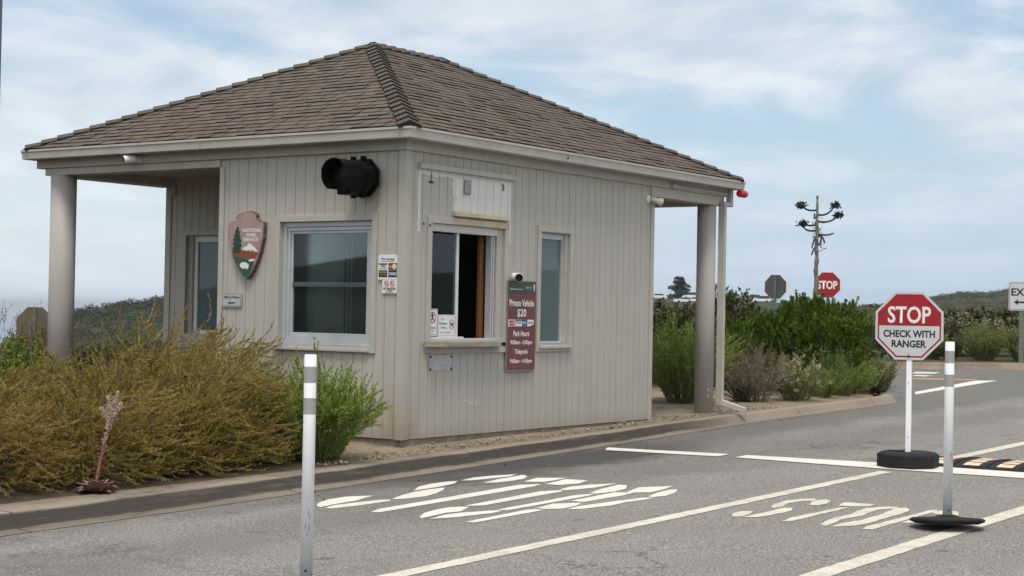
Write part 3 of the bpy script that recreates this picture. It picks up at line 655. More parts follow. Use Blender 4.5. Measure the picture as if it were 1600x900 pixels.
fF = lambda u, z, d: (d, u, z); fS = lambda u, z, d: (u, d, z); fR = lambda u, z, d: (DX + d, u, z)
# front window
w = obj('front_window', ringbox(MB(), fF, 0.375, 1.865, 1.135, 2.655, 0.07, -0.022, -0.001).mesh(), M['trim'], booth, bevel=0.003)
fr = ringbox(MB(), fF, FW[0]+.002, FW[1]-.002, FW[2]+.002, FW[3]-.002, 0.055, 0.035, 0.12)
ringbox(fr, fF, FW[0]+.058, FW[1]-.058, FW[2]+.058, FW[3]-.058, 0.045, 0.052, 0.115); ringbox(fr, fF, FW[0]+.104, FW[1]-.104, FW[2]+.104, FW[3]-.104, 0.03, 0.066, 0.11)
obj('window_frame', fr.mesh(), M['alu'], w, bevel=0.004)
obj('meeting_rail', MB().box(0.060, 0.105, FW[0]+.135, FW[1]-.135, 1.856, 1.908).mesh(), M['track'], w, bevel=0.003)
obj('upper_pane', MB().box(0.080, 0.086, FW[0]+.135, FW[1]-.135, 1.909, FW[3]-.135).mesh(), M['glass'], w)
obj('lower_pane', MB().box(0.092, 0.098, FW[0]+.135, FW[1]-.135, FW[2]+.135, 1.855).mesh(), M['glass'], w)
obj('window_sill', MB().box(-0.045, -0.0225, 0.455, 1.82, 1.142, 1.178).mesh(), M['trim'], w, bevel=0.006)
bl = MB()
for y in (0.98, 1.035): bl.box(0.30, 0.302, y, y + 0.022, 1.25, 2.5)
bl.box(0.32, 0.325, 1.12, 1.70, 1.30, 2.5).box(0.5, 0.505, 0.5, 0.9, 1.3, 2.1)
obj('blind', bl.mesh(), mat('pale_blind', (0.34, 0.36, 0.34), 0.7), w)
# service window
w = obj('service_window', ringbox(MB(), fS, 0.386, 1.939, 1.142, 2.655, 0.078, -0.022, -0.001, wb=0.13).mesh(), M['trim'], booth, bevel=0.003)
fr = MB(); fr.box(SW[0]+.002, 1.74, 0.01, 0.12, 2.49, SW[3]-.002).box(SW[0]+.002, 0.485, 0.012, 0.11, SW[2]+.03, 2.489).box(SW[0]+.002, 1.74, 0.012, 0.118, SW[2]+.002, SW[2]+.03)
obj('window_frame', fr.mesh(), mat('pale_grey_frame', (0.50, 0.48, 0.43), 0.5), w, bevel=0.003)
obj('jamb', MB().box(1.741, SW[1]-.002, 0.015, 0.12, SW[2]+.002, SW[3]-.002).mesh(), M['trim'], w, bevel=0.002)
tk = MB().box(1.652, 1.672, 0.03, 0.11, SW[2]+.031, 2.488).box(1.692, 1.715, 0.03, 0.11, SW[2]+.031, 2.488); obj('slide_track', tk.mesh(), M['alu'], w)
tk = MB().box(1.673, 1.691, 0.05, 0.11, SW[2]+.031, 2.488).box(1.716, 1.739, 0.05, 0.11, SW[2]+.031, 2.488); obj('track_groove', tk.mesh(), M['ink'], w)
sp = obj('sliding_pane', MB().box(0.486, 1.004, 0.062, 0.068, SW[2]+.05, 2.47).mesh(), M['glass'], w)
obj('stile', MB().box(1.005, 1.046, 0.045, 0.085, SW[2]+.031, 2.488).mesh(), M['whiteframe'], sp, bevel=0.003)
obj('bottom_rail', MB().box(0.486, 1.15, 0.038, 0.095, SW[2]+.031, SW[2]+.049).mesh(), M['whiteframe'], sp)
sl = MB().box(0.335, 1.745, -0.135, -0.0225, 1.214, 1.272); obj('shelf_sill', sl.mesh(), mat('worn_sill', (0.36, 0.33, 0.26), 0.6, var=(0.20, 0.18, 0.12), vscale=4, stretch=(1, 4, 4)), w, bevel=0.005)
obj('bell_push', MB().box(1.66, 1.735, -0.141, -0.1355, 1.224, 1.262).mesh(), M['black'], w, bevel=0.002)
obj('bare_header', MB().box(0.85, 1.90, -0.0265, -0.0225, 2.583, 2.645).mesh(), M['cream'], w, bevel=0.002)
b = MB().box(0.84, 1.895, -0.062, -0.002, 2.672, 2.722); obj('timber_rail', b.mesh(), M['cream'], booth, bevel=0.004)
b = MB().box(0.205, 2.045, -0.055, -0.002, 3.155, 3.212); obj('batten', b.mesh(), M['trim'], booth, bevel=0.004)
for a, z in ((0.30, 2.555), (0.415, 2.545)): obj('rust_hole', MB().tube([(a, -0.0245, z), (a, -0.022, z)], 0.016, 8).mesh(), M['screw'], booth)
hk = MB().tube([(0.44, -0.006, 3.13), (0.44, -0.006, 3.03)], 0.004, 6).box(0.40, 0.485, -0.008, -0.003, 3.01, 3.03)
obj('bracket', hk.mesh(), M['screw'], booth)
obj('bracket', MB().tube([(1.80, -0.006, 3.10), (1.83, -0.008, 3.06), (1.80, -0.006, 3.04), (1.83, -0.006, 3.03)], 0.008, 6).mesh(), M['screw'], booth)
obj('conduit_cover', MB().box(1.04, 1.16, -0.035, -0.002, 2.93, 3.095).mesh(), M['steel'], booth, bevel=0.018)
# right window
w = obj('side_window', ringbox(MB(), fS, 2.553, 3.342, 1.142, 2.665, 0.072, -0.022, -0.001).mesh(), M['trim'], booth, bevel=0.003)
fr = ringbox(MB(), fS, RW[0]+.002, RW[1]-.065, RW[2]+.002, RW[3]-.002, 0.03, 0.045, 0.12, wt=0.07); obj('window_frame', fr.mesh(), M['alu'], w, bevel=0.003)
obj('jamb', MB().box(RW[1]-.064, RW[1]-.002, 0.02, 0.12, RW[2]+.002, RW[3]-.002).mesh(), M['trim'], w)
obj('pane', MB().box(RW[0]+.032, RW[1]-.096, 0.075, 0.082, RW[2]+.033, RW[3]-.073).mesh(), M['frosted'], w)
obj('window_sill', MB().box(2.60, 3.30, -0.05, -0.0225, 1.178, 1.218).mesh(), M['trim'], w, bevel=0.008)
# door-height window in the recess
w = obj('walk_up_window', ringbox(MB(), fR, 4.57, 5.33, 1.15, 2.64, 0.072, -0.022, -0.001).mesh(), M['trim'], booth, bevel=0.003)
fr = ringbox(MB(), fR, DW[0]+.002, DW[1]-.1, DW[2]+.002, DW[3]-.002, 0.06, 0.06, 0.12, wt=0.085); obj('window_frame', fr.mesh(), M['whiteframe'], w, bevel=0.004)
obj('jamb', MB().box(DX+0.03, DX+0.12, DW[1]-.099, DW[1]-.002, DW[2]+.002, DW[3]-.002).mesh(), M['soffit'], w)
obj('pane', MB().box(DX+0.085, DX+0.09, DW[0]+.062, DW[1]-.16, DW[2]+.062, DW[3]-.09).mesh(), M['frosted'], w)
for z in (1.45, 2.0, 2.4): obj('hinge', MB().tube([(DX+.055, DW[1]-.10, z-.035), (DX+.055, DW[1]-.10, z+.035)], 0.012, 8).mesh(), M['steel'], w)
# eaves
EX0, EX1, EY0, EY1 = -0.25, 7.57, -0.25, 6.06
def ring(prof, x0, x1, y0, y1):
    """closed profile (outward offset, z) mitred round the rectangle"""
    mb = MB(); n = len(prof); vs = []
    for cx_, cy_, sx_, sy_ in ((x0, y0, -1, -1), (x1, y0, 1, -1), (x1, y1, 1, 1), (x0, y1, -1, 1)):
        for o_, z in prof: vs.append((cx_ + sx_*o_, cy_ + sy_*o_, z))
    fs = [(a*n + k, ((a+1) % 4)*n + k, ((a+1) % 4)*n + (k+1) % n, a*n + (k+1) % n) for a in range(4) for k in range(n)]
    return mb.add(vs, fs)
g = ring([(-0.14, 3.438), (-0.028, 3.438), (-0.018, 3.444), (-0.012, 3.52), (0.0, 3.532), (0.0, 3.557), (-0.012, 3.557), (-0.014, 3.536), (-0.03, 3.53), (-0.14, 3.53)], EX0, EX1, EY0, EY1)
obj('gutter', g.mesh(), M['gutter'], booth)
obj('gutter_joint', MB().box(2.72, 2.726, EY0-0.002, EY0+0.004, 3.442, 3.553).mesh(), M['soffit'], booth)
obj('gutter_joint', MB().box(EX0-0.002, EX0+0.004, 2.86, 2.866, 3.442, 3.553).mesh(), M['soffit'], booth)
obj('gutter_rust', MB().prism([(2.80, 3.465), (2.835, 3.475), (2.82, 3.52)], EY0-0.0035, EY0-0.002, lambda u, v, d: (u, d, v)).mesh(), M['screw'], booth)
f = ring([(-0.09, 3.335), (0.0, 3.335), (0.0, 3.46), (-0.09, 3.46)], -0.045, 7.45, -0.045, 5.99); obj('fascia', f.mesh(), M['trim'], booth, bevel=0.003)
def beam(name, x0, x1, y0, y1, z0, z1): return obj(name, MB().box(x0, x1, y0, y1, z0, z1).mesh(), M['trim'], booth, bevel=0.004)
beam('porch_beam', -0.012, 0.235, YM+0.016, 5.86, 3.245, 3.334)
beam('porch_beam', 0.236, DX+0.1, 5.50, 5.86, 3.235, 3.334)
beam('porch_beam', LX+0.02, 7.36, -0.012, 0.20, 3.20, 3.334)
beam('porch_beam', 7.12, 7.36, 0.201, 5.86, 3.20, 3.334)
obj('beam_cap', MB().box(DX-0.02, DX+0.1, 5.48, 5.64, 3.12, 3.234).mesh(), M['trim'], booth, bevel=0.003)
obj('soffit', MB().box(0.05, 7.36, 0.05, 5.9, 3.336, 3.36).mesh(), M['soffit'], booth)
# roof: real overlapping shingles on four slopes
def slope_frame(A, B, inn):
    A = Vector(A); B = Vector(B); E = (B - A).length; U = (B - A).normalized(); I = Vector(inn)
    rise = (5.11 - 3.55) / 3.155
    return lambda u, p, h: A + U*u + I*p + Vector((0, 0, 1)) * (p*rise + h), E
SL = [((EX0, EY1, 3.55), (EX0, EY0, 3.55), (1, 0, 0)), ((EX0, EY0, 3.55), (EX1, EY0, 3.55), (0, 1, 0)), ((EX1, EY0, 3.55), (EX1, EY1, 3.55), (-1, 0, 0)), ((EX1, EY1, 3.55), (EX0, EY1, 3.55), (0, -1, 0))]
sh = MB(); deck = MB(); rr = random.Random(11)
for A, B, inn in SL:
    fr_, E = slope_frame(A, B, inn); PM = 3.155; ex = 0.120
    deck.add([fr_(0.02, 0.02, -0.012), fr_(E-.02, 0.02, -0.012), fr_(E-PM, PM, -0.012), fr_(PM, PM, -0.012)], [(0, 1, 2, 3)])
    k = 0
    p0 = 0.03
    while p0 < PM - 0.02:
        p1 = min(p0 + ex * 1.06, PM); u = p0 - (0.125 if k % 2 else 0.0) - rr.uniform(0, 0.05)
        while u < E - p0:
            wd = rr.choice([0.20, 0.225, 0.25, 0.25, 0.29]) * rr.uniform(.95, 1.05); a0, a1 = max(u, p0), min(u + wd - 0.014, E - p0); b0, b1 = max(u + 0.0, p1), min(u + wd - 0.014, E - p1)
            u += wd
            if a1 - a0 < 0.01: continue
            if b1 < b0: b0 = b1 = (max(min((a0+a1)/2, E-p1), p1))
            th = rr.choice([0.010, 0.012, 0.014, 0.019]); dp = rr.choice([0, 0, 0.004, 0.010]); q0 = p0 - dp
            vs = [fr_(a0, q0, th), fr_(a1, q0, th), fr_(b1, p1, 0.002), fr_(b0, p1, 0.002), fr_(a0, q0, -0.006), fr_(a1, q0, -0.006), fr_(b1, p1, -0.004), fr_(b0, p1, -0.004)]
            sh.add(vs, [(0, 1, 2, 3), (4, 5, 1, 0), (5, 6, 2, 1), (7, 4, 0, 3)])
        p0 += ex; k += 1
def shing(t, co, src, p):
    o = co.outputs['Object']; a = nnoise(t, o, 120, 3, 0.8); b = nnoise(t, o, 0.9, 4)
    c = nmix(t, nrange(t, a, 0.5, 0.66, 0, 0.45), src, (0.185, 0.15, 0.125)); c = nmix(t, nrange(t, a, 0.46, 0.34, 0, 0.6), c, (0.06, 0.046, 0.04))
    return nmix(t, nrange(t, b, 0.4, 0.7, 0, 0.25), c, (0.115, 0.10, 0.085))
M['shingle'] = mat('asphalt_shingle', (0.104, 0.080, 0.066), 0.9, island=[(0.126, 0.096, 0.074), (0.094, 0.071, 0.056), (0.138, 0.106, 0.083), (0.108, 0.083, 0.066)], build=shing, bump=0.4, bscale=140, spec=0.15)
M['edge'] = mat('shaded_cut_edge', (0.022, 0.018, 0.016), 0.95, spec=0.1)  # dark asphalt edge, with the shade line under each course put into its colour
def two_mats(me, m0, m1, pat):
    me.materials.append(m0); me.materials.append(m1); me.polygons.foreach_set('material_index', [pat[i % len(pat)] for i in range(len(me.polygons))]); return me
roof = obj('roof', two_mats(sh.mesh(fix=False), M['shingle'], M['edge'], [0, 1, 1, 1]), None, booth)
obj('roof_deck', deck.mesh(fix=False), M['screw'], roof)
def caps(P0, P1, nL, nR, step=0.21, w=0.125, lift=0.03):
    """bent cap pieces stepping up a hip from P0 to P1; nL, nR point down the two slopes"""
    P0 = Vector(P0); P1 = Vector(P1); Dv = (P1 - P0); Ln = Dv.length; Dv.normalize(); mb = MB(); nL = Vector(nL); nR = Vector(nR); up = nL.cross(Dv) if nL.cross(Dv).z > 0 else Dv.cross(nL); s = 0
    up = Vector((0, 0, 1))
    k = int(Ln / step)
    for i in range(k + 1):
        a = P0 + Dv * (i*step); b = P0 + Dv * min(i*step + step*1.25, Ln + 0.05); hh = 0.052; hb = 0.024; wj = w * rr.uniform(.93, 1.07)
        vs = [a + up*hh, a + nL*wj + up*(hh - .014), a + nR*wj + up*(hh - .014), b + up*hb, b + nL*wj + up*(hb - .014), b + nR*wj + up*(hb - .014),
              a + up*(hh-.036), a + nL*wj + up*(hh-.05), a + nR*wj + up*(hh-.05), b + nL*wj + up*(hb-.03), b + nR*wj + up*(hb-.03)]
        mb.add(vs, [(0, 1, 4, 3), (2, 0, 3, 5), (1, 0, 6, 7), (0, 2, 8, 6), (4, 1, 7, 9), (2, 5, 10, 8)])
    return mb
rise = (5.11 - 3.55) / 3.155
def dn(x, y): return Vector((x, y, -rise)).normalized()
apA = (EX0+3.155, EY0+3.155, 5.112); apB = (EX1-3.155, EY0+3.155, 5.112)
M['cap'] = mat('ridge_cap_shingle', (0.088, 0.080, 0.066), 0.9, island=[(0.105, 0.095, 0.078), (0.074, 0.068, 0.056), (0.095, 0.082, 0.068)], bump=0.5, bscale=140, spec=0.15)
def along(v, d):   # unit vector lying in a slope at right angles to the hip direction d
    v = Vector(v); d = Vector(d).normalized(); return (v - d * v.dot(d)).normalized()
for c0, ap, s1, s2 in (((EX0, EY0), apA, (-1, 0), (0, -1)), ((EX0, EY1), apA, (-1, 0), (0, 1)), ((EX1, EY0), apB, (1, 0), (0, -1)), ((EX1, EY1), apB, (1, 0), (0, 1))):
    d = Vector(ap) - Vector((c0[0], c0[1], 3.55))
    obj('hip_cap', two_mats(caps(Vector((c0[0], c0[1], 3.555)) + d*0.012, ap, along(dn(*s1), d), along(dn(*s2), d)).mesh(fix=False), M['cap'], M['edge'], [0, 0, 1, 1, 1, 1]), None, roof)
d = Vector(apB) - Vector(apA)
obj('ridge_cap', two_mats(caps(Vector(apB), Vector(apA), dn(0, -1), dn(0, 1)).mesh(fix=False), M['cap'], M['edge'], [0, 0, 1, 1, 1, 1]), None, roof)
# columns, downspout, conduit
obj('column', MB().lathe([(0.162, 0.05), (0.162, 3.244)], 40, lambda x, y, z: (0.10+x, 5.63+y, z)).mesh(), M['column'], booth, smooth=False)
c2 = obj('column', MB().lathe([(0.135, 0.1), (0.135, 3.199)], 40, lambda x, y, z: (7.10+x, 0.13+y, z)).mesh(), M['column'], booth)
for o in (bpy.data.objects['column'], c2):
    for p_ in o.data.polygons: p_.use_smooth = len(p_.vertices) == 4
for z in (0.47, 0.56):
    v = Vector((-0.62, -0.785, 0)); q = Vector((7.10, 0.13, z)) + v*0.130
    obj('bolt', MB().tube([q, q + v*0.02], 0.022, 10).mesh(), M['steel'], c2)
ds = MB(); ds.box(7.395, 7.475, -0.10, -0.02, 3.19, 3.44).box(7.21, 7.395, -0.10, -0.02, 3.19, 3.255).box(7.205, 7.272, -0.105, 0.00, 0.33, 3.19)
ds.add([(7.206, -0.10, 0.42), (7.271, -0.10, 0.42), (7.271, -0.10, 0.33), (7.206, -0.10, 0.33), (7.30, -0.42, 0.31), (7.378, -0.42, 0.31), (7.378, -0.42, 0.235), (7.30, -0.42, 0.235)], [(0,1,5,4), (1,2,6,5), (2,3,7,6), (3,0,4,7), (4,5,6,7)])
obj('downspout', ds.mesh(), M['gutter'], booth, bevel=0.008)
cd = MB().box(5.72, 5.90, -0.082, -0.046, 3.345, 3.40).box(5.90, 7.38, -0.072, -0.046, 3.356, 3.386); obj('conduit', cd.mesh(), M['trim'], booth, bevel=0.006)

# ------------------------------------------------------------------ signs and fixtures on the booth
def panel(name, label, cat, o, right, up, group=None):
    """Empty whose local X, Y span the sign face and local Z points out of it"""
    R_ = Vector(right).normalized(); U_ = Vector(up).normalized(); N_ = R_.cross(U_)
    t = thing(name, label, cat, group=group); t.matrix_world = Matrix(((R_.x, U_.x, N_.x, o[0]), (R_.y, U_.y, N_.y, o[1]), (R_.z, U_.z, N_.z, o[2]), (0, 0, 0, 1))); return t
def lay(name, meshes, m, parent, z, label=None):
    if isinstance(meshes, list) and len(meshes) > 1 and ('lettering' in name or name == 'cigarette_symbol'):
        return [lay(name, m_, m, parent, z) for m_ in meshes][0]
    me = merge(meshes) if isinstance(meshes, list) else meshes
    me.transform(Matrix.Translation((0, 0, z))); return obj(name, me, m, parent, label=label)
def at2(me, x, y): me.transform(Matrix.Translation((x, y, 0))); return me
def slab(poly, d0, d1): return MB().prism(poly, d0, d1, lambda u, v, d: (u, v, d)).mesh()
LFT = ((0, -1, 0), (0, 0, 1)); SID = ((1, 0, 0), (0, 0, 1))
C = lambda name, c, r=0.5, **k: M.setdefault(name, mat(name, c, r, **k))
C('plaque_pink', (0.36, 0.25, 0.225), 0.6, var=(0.30, 0.205, 0.185), vscale=8); C('plaque_edge', (0.085, 0.05, 0.035), 0.7, var=(0.19, 0.13, 0.10), vscale=30)
C('pine_green', (0.012, 0.045, 0.025)); C('meadow_green', (0.025, 0.075, 0.04)); C('ridge_brown', (0.20, 0.055, 0.022)); C('snow_white', (0.7, 0.69, 0.66))
C('maroon', (0.155, 0.042, 0.040), 0.35, var=(0.125, 0.035, 0.034), vscale=3); C('header_grey', (0.045, 0.05, 0.05), 0.35); C('letter', (0.74, 0.72, 0.68)); C('signgrey', (0.42, 0.45, 0.44), 0.45, var=(0.36, 0.39, 0.38), vscale=9)
C('navy', (0.012, 0.018, 0.05)); C('cardblue', (0.03, 0.13, 0.33)); C('cardred', (0.30, 0.03, 0.02)); C('cardyellow', (0.72, 0.50, 0.22)); C('gold', (0.5, 0.36, 0.14)); C('midgreytext', (0.25, 0.25, 0.25))

t = panel('arrowhead_plaque', 'arrowhead shaped carved plaque with pine tree, snowy peak and white bison', 'plaque', (-0.02, 2.25, 2.33), *LFT)
L2 = lambda k: [(-(y - 2.25), z - 2.33) for y, z in ARROWHEAD[k]]
op = L2('outline'); jag = []
for a, b_ in zip(op, op[1:] + op[:1]):
    for q in range(5):
        f = q / 5; jag.append((a[0]+(b_[0]-a[0])*f + (random.uniform(-.006, .006) if q else 0), a[1]+(b_[1]-a[1])*f + (random.uniform(-.006, .006) if q else 0)))
obj('plaque_body', slab(jag, -0.02, 0.034), M['plaque_edge'], t, bevel=0.004)
sc_ = [(x*0.965, y*0.97) for x, y in op]
obj('plaque_face', slab(sc_, 0.0345, 0.040), M['plaque_pink'], t)
for k, (m_, d0) in dict(meadow=('meadow_green', .0405), ridge=('ridge_brown', .042), snow=('snow_white', .0435), tree=('pine_green', .045), lake=('snow_white', .0436), bison=('snow_white', .0442)).items():
    obj({'tree': 'pine_tree_emblem', 'ridge': 'mountain_emblem', 'snow': 'snow_cap_emblem', 'meadow': 'meadow_emblem', 'lake': 'lake_emblem', 'bison': 'bison_emblem'}[k], slab([(x*.97, y*.98) for x, y in L2(k)], .0402, d0), M[m_], t)
tx = [at2(text(s, w_, 0.042, 0.02), x, y) for s, w_, x, y in (('NATIONAL', .30, .068, .167), ('PARK', .155, .06, .113), ('SERVICE', .235, .05, .06))]
lay('lettering', tx, M['letter'], t, 0.0415)

t = panel('walk_up_window_sign', 'small grey walk up window sign with left arrow below the arrowhead', 'sign', (-0.012, 2.523, 1.694), *LFT)
obj('sign_plate', slab(rrect(0, 0, .315, .165, .02), 0, .006), M['signgrey'], t)
lay('border', [flat(rrect(0, 0, .295, .145, .015))], M['ink'], t, .0068); lay('sign_face', [flat(rrect(0, 0, .285, .135, .012))], M['signgrey'], t, .0076)
lay('lettering', [at2(text('Walk Up Window', .255, .042, .02), 0, .028)], M['ink'], t, .009)
lay('arrow', [flat([(-.06, -.035), (-.03, -.017), (-.03, -.028), (.055, -.028), (.055, -.042), (-.03, -.042), (-.03, -.053)])], M['ink'], t, .009)

t = panel('payment_card_sign', 'white sign reading We Accept with four payment card emblems', 'sign', (-0.012, 0.208, 2.072), *LFT)
obj('sign_plate', slab(rrect(0, 0, .27, .27, .008), 0, .006), M['white'], t)
lay('lettering', [at2(text('We Accept:', .19, .034, .02), 0, .085), at2(flat(rect(0, .063, .19, .004)), 0, 0)], M['ink'], t, .0075)
c = [lay('card_emblem', [flat(rect(-.067, .010, .115, .065))], M['white'], t, .0070)]
lay('card_emblem', [flat(rect(-.067, .034, .115, .016))], M['navy'], t, .0078); lay('card_emblem', [at2(text('VISA', .08, .024, .03), -.067, .010)], M['navy'], t, .0080); lay('card_emblem', [flat(rect(-.067, -.014, .115, .010))], M['gold'], t, .0078)
lay('card_emblem', [flat(rect(.067, .008, .118, .075))], M['navy'], t, .0072); lay('card_emblem', [flat(disc(.045, .008, .034)), ], M['cardred'], t, .0080); lay('card_emblem', [flat(disc(.090, .008, .032))], M['cardyellow'], t, .0086)
lay('card_emblem', [at2(text('MasterCard', .10, .015, .02), .067, .006)], M['letter'], t, .0094)
lay('card_emblem', [flat(rect(-.067, -.071, .118, .075))], M['ink'], t, .0072); lay('card_emblem', [at2(text('DISCOVER', .10, .018, .03), -.067, -.055), at2(text('NETWORK', .085, .010, .02), -.06, -.083)], M['gold'], t, .0080)
lay('card_emblem', [flat(rect(.067, -.071, .118, .075))], M['navy'], t, .0072); lay('card_emblem', [flat(rect(.067, -.071, .112, .034))], M['cardblue'], t, .0080); lay('card_emblem', [at2(text('AMERICAN', .10, .014, .02), .067, -.063), at2(text('EXPRESS', .085, .014, .02), .075, -.08)], M['letter'], t, .0088)

t = panel('no_smoking_sign', 'small white no smoking sign with two red prohibition circles', 'sign', (-0.012, 0.182, 1.862), *LFT)
obj('sign_plate', slab(rrect(0, 0, .205, .145, .008), 0, .006), M['white'], t)
lay('prohibition_symbol', [ringmesh(-.042, .032, .026, .033), ringmesh(.038, .032, .026, .033)] + [at2(place(flat(rect(0, 0, .058, .007)), (0, 0, 0), (1, -1, 0), (1, 1, 0)), sx_, .032) for sx_ in (-.042, .038)], M['redink'], t, .0082)
lay('cigarette_symbol', [flat(rect(-.042, .030, .036, .007)), flat(rect(.036, .028, .03, .01))], M['ink'], t, .0074)
lay('lettering', [at2(text('NO SMOKING', .175, .026, .03), 0, -.022), at2(text('INCLUDING', .075, .011, .02), 0, -.043), at2(text('E-CIGARETTES', .11, .011, .02), 0, -.059)], M['ink'], t, .0075)

# traffic signal: one lamp with a long tunnel visor
t = thing('traffic_signal', 'black single lamp traffic signal with long tunnel visor on front wall', 'traffic light', (0, 0.51, 3.04))
hs = MB(); oc = [(.185*math.cos(math.radians(22.5+45*k))*1.08, .185*math.sin(math.radians(22.5+45*k))*1.08) for k in range(8)]
sq = [(-.16, -.19), (.16, -.19), (.19, -.16), (.19, .16), (.16, .19), (-.16, .19), (-.19, .16), (-.19, -.16)]
obj('housing', MB().prism(oc, -.235, -.10, lambda u, v, d: (d, u, v)).mesh(), M['black'], t, bevel=0.012)
obj('lamp_barrel', MB().lathe([(.173, -.235), (.173, -.44)], 36, lambda x, y, z: (z, x, y)).mesh(), M['black'], t)
obj('barrel_foot', MB().box(-.42, -.24, -.10, .10, -.20, -.13).mesh(), M['black'], t, bevel=.01)
obj('back_plate', MB().prism([(x*1.12, y*1.12) for x, y in oc], -.099, -.070, lambda u, v, d: (d, u, v)).mesh(), M['black'], t, bevel=0.006)
obj('wall_bracket', MB().box(-.069, -.001, -.06, .06, -.07, .07).mesh(), M['black'], t)
vz = MB(); na = 33; ri, ro = .170, .178
for k in range(na):
    a = math.radians(-56 + 292 * k / (na - 1)); cut = 0.0
    for r_ in (ri, ro):
        vz.v.append((-.43, r_*math.cos(a), r_*math.sin(a)))
        vz.v.append((-.60 if 15 < math.degrees(a) < 165 else -.59 + 0.02*abs(math.sin(a)), r_*math.cos(a), r_*math.sin(a)))
for k in range(na - 1):
    b0 = k*4; b1 = b0 + 4
    vz.f += [(b0, b0+1, b1+1, b1), (b0+2, b1+2, b1+3, b0+3), (b0+1, b0+3, b1+3, b1+1)]
obj('visor', vz.mesh(), M['black'], t, smooth=False)
obj('lens', MB().lathe([(.160, -.441), (.10, -.455), (.02, -.462)], 28, lambda x, y, z: (z, x, y)).mesh(), M['lens'], t)
for y, z in ((.06, .205), (-.08, .205), (.05, -.205), (-.08, -.205), (-.205, .02)): obj('latch', MB().box(-.23, -.17, y-.02, y+.02, z-.022, z+.022).mesh(), M['black'], t, bevel=.004)

t = thing('security_camera', 'white bullet camera under the left eave looking along the road', 'camera', (-0.045, 4.10, 3.385))
obj('mount', MB().lathe([(.045, 0), (.045, .02), (.02, .045)], 20, lambda x, y, z: (-z, x, y)).mesh(), M['plasticwhite'], t)
axis = Vector((-0.75, 0.35, -0.12)).normalized(); p0 = Vector((-.06, 0, 0))
obj('camera_body', MB().tube([p0 - axis*.02, p0, p0 + axis*.13, p0 + axis*.145], [.03, .047, .050, .047], 20).mesh(), M['plasticwhite'], t)
obj('camera_lens', MB().tube([p0 + axis*.1455, p0 + axis*.150], .039, 20).mesh(), M['lens'], t)
t = thing('security_camera', 'white bullet camera with black lens mounted above the maroon price board', 'camera', (2.07, -0.001, 2.03))
obj('mount', MB().lathe([(.045, 0), (.045, .02), (.02, .05)], 20, lambda x, y, z: (x, -z, y)).mesh(), M['plasticwhite'], t)
axis = Vector((-0.72, -0.62, -0.10)).normalized(); p0 = Vector((-.0, -.06, 0))
obj('camera_body', MB().tube([p0 - axis*.02, p0, p0 + axis*.12, p0 + axis*.135], [.03, .047, .052, .048], 20).mesh(), M['plasticwhite'], t)
obj('camera_lens', MB().tube([p0 + axis*.1355, p0 + axis*.14], .046, 20).mesh(), M['lens'], t)

t = thing('flood_light', 'cream twin bulb holder light at the far top corner of service wall', 'light', (5.18, -0.001, 3.155))
obj('mount', MB().lathe([(.055, 0), (.055, .02), (.03, .04)], 20, lambda x, y, z: (x, -z, y)).mesh(), M['plasticwhite'], t)
C('oldcream', (0.60, 0.56, 0.44), 0.5)
obj('bulb', MB().tube([(0, -.05, 0), (.05, -.07, -.005), (.10, -.09, -.02), (.16, -.11, -.03), (.17, -.115, -.032)], [.025, .035, .04, .058, .05], 16).mesh(), M['oldcream'], t, smooth=True)
t = thing('warning_beacon', 'red beacon lamp hanging outside the far end of the gutter', 'beacon', (7.42, -0.22, 3.382))
C('beaconred', (0.42, 0.012, 0.015), 0.25)
obj('beacon_base', MB().tube([(0.0, 0, 0), (.025, 0, 0)], .05, 16).mesh(), M['beaconred'], t)
obj('beacon_lens', MB().tube([(.026, 0, 0), (.035, 0, 0), (.17, 0, 0), (.20, 0, 0), (.215, 0, 0)], [.045, .054, .052, .045, .026], 20).mesh(), M['beaconred'], t, smooth=True)

# price board
t = panel('price_board', 'tall maroon price board listing Private Vehicle $20 and park hours', 'sign', (2.19, -0.024, 1.45), *SID)
obj('board_frame', slab(rect(0, 0, .590, 1.070), 0, .018), M['steel'], t, bevel=.003)
obj('board_panel', slab(rect(0, .006, .578, 1.045), .0182, .022), M['maroon'], t)
obj('header_band', slab(rect(0, .454, .578, .150), .0222, .0236), M['header_grey'], t)
tt = [(s, w_, h_, z_ - 1.45) for s, w_, h_, z_ in (('Private Vehicle', .51, .080, 1.722), ('$20', .185, .105, 1.60), ('Park Hours', .33, .066, 1.362), ('9:00am - 5:00pm', .455, .066, 1.252), ('Tidepools', .27, .072, 1.142), ('9:00am - 4:30pm', .455, .066, 1.032))]
lay('lettering', [at2(text(s, w_, h_, 0.022), -.005, z_) for s, w_, h_, z_ in tt], M['letter'], t, .0235)
lay('header_lettering', [at2(text('Cabrillo National Monument', .27, .020, 0.01), -.13, .435), at2(text('National Park Service', .13, .014, 0.0), .13, .463), at2(text('U.S. Department of the Interior', .13, .012, 0.0), .13, .443)], M['letter'], t, .0250)
lay('arrowhead_emblem', [flat([(.235, .495), (.25, .50), (.262, .49), (.258, .44), (.247, .41), (.236, .44)])], M['snow_white'], t, .0250)
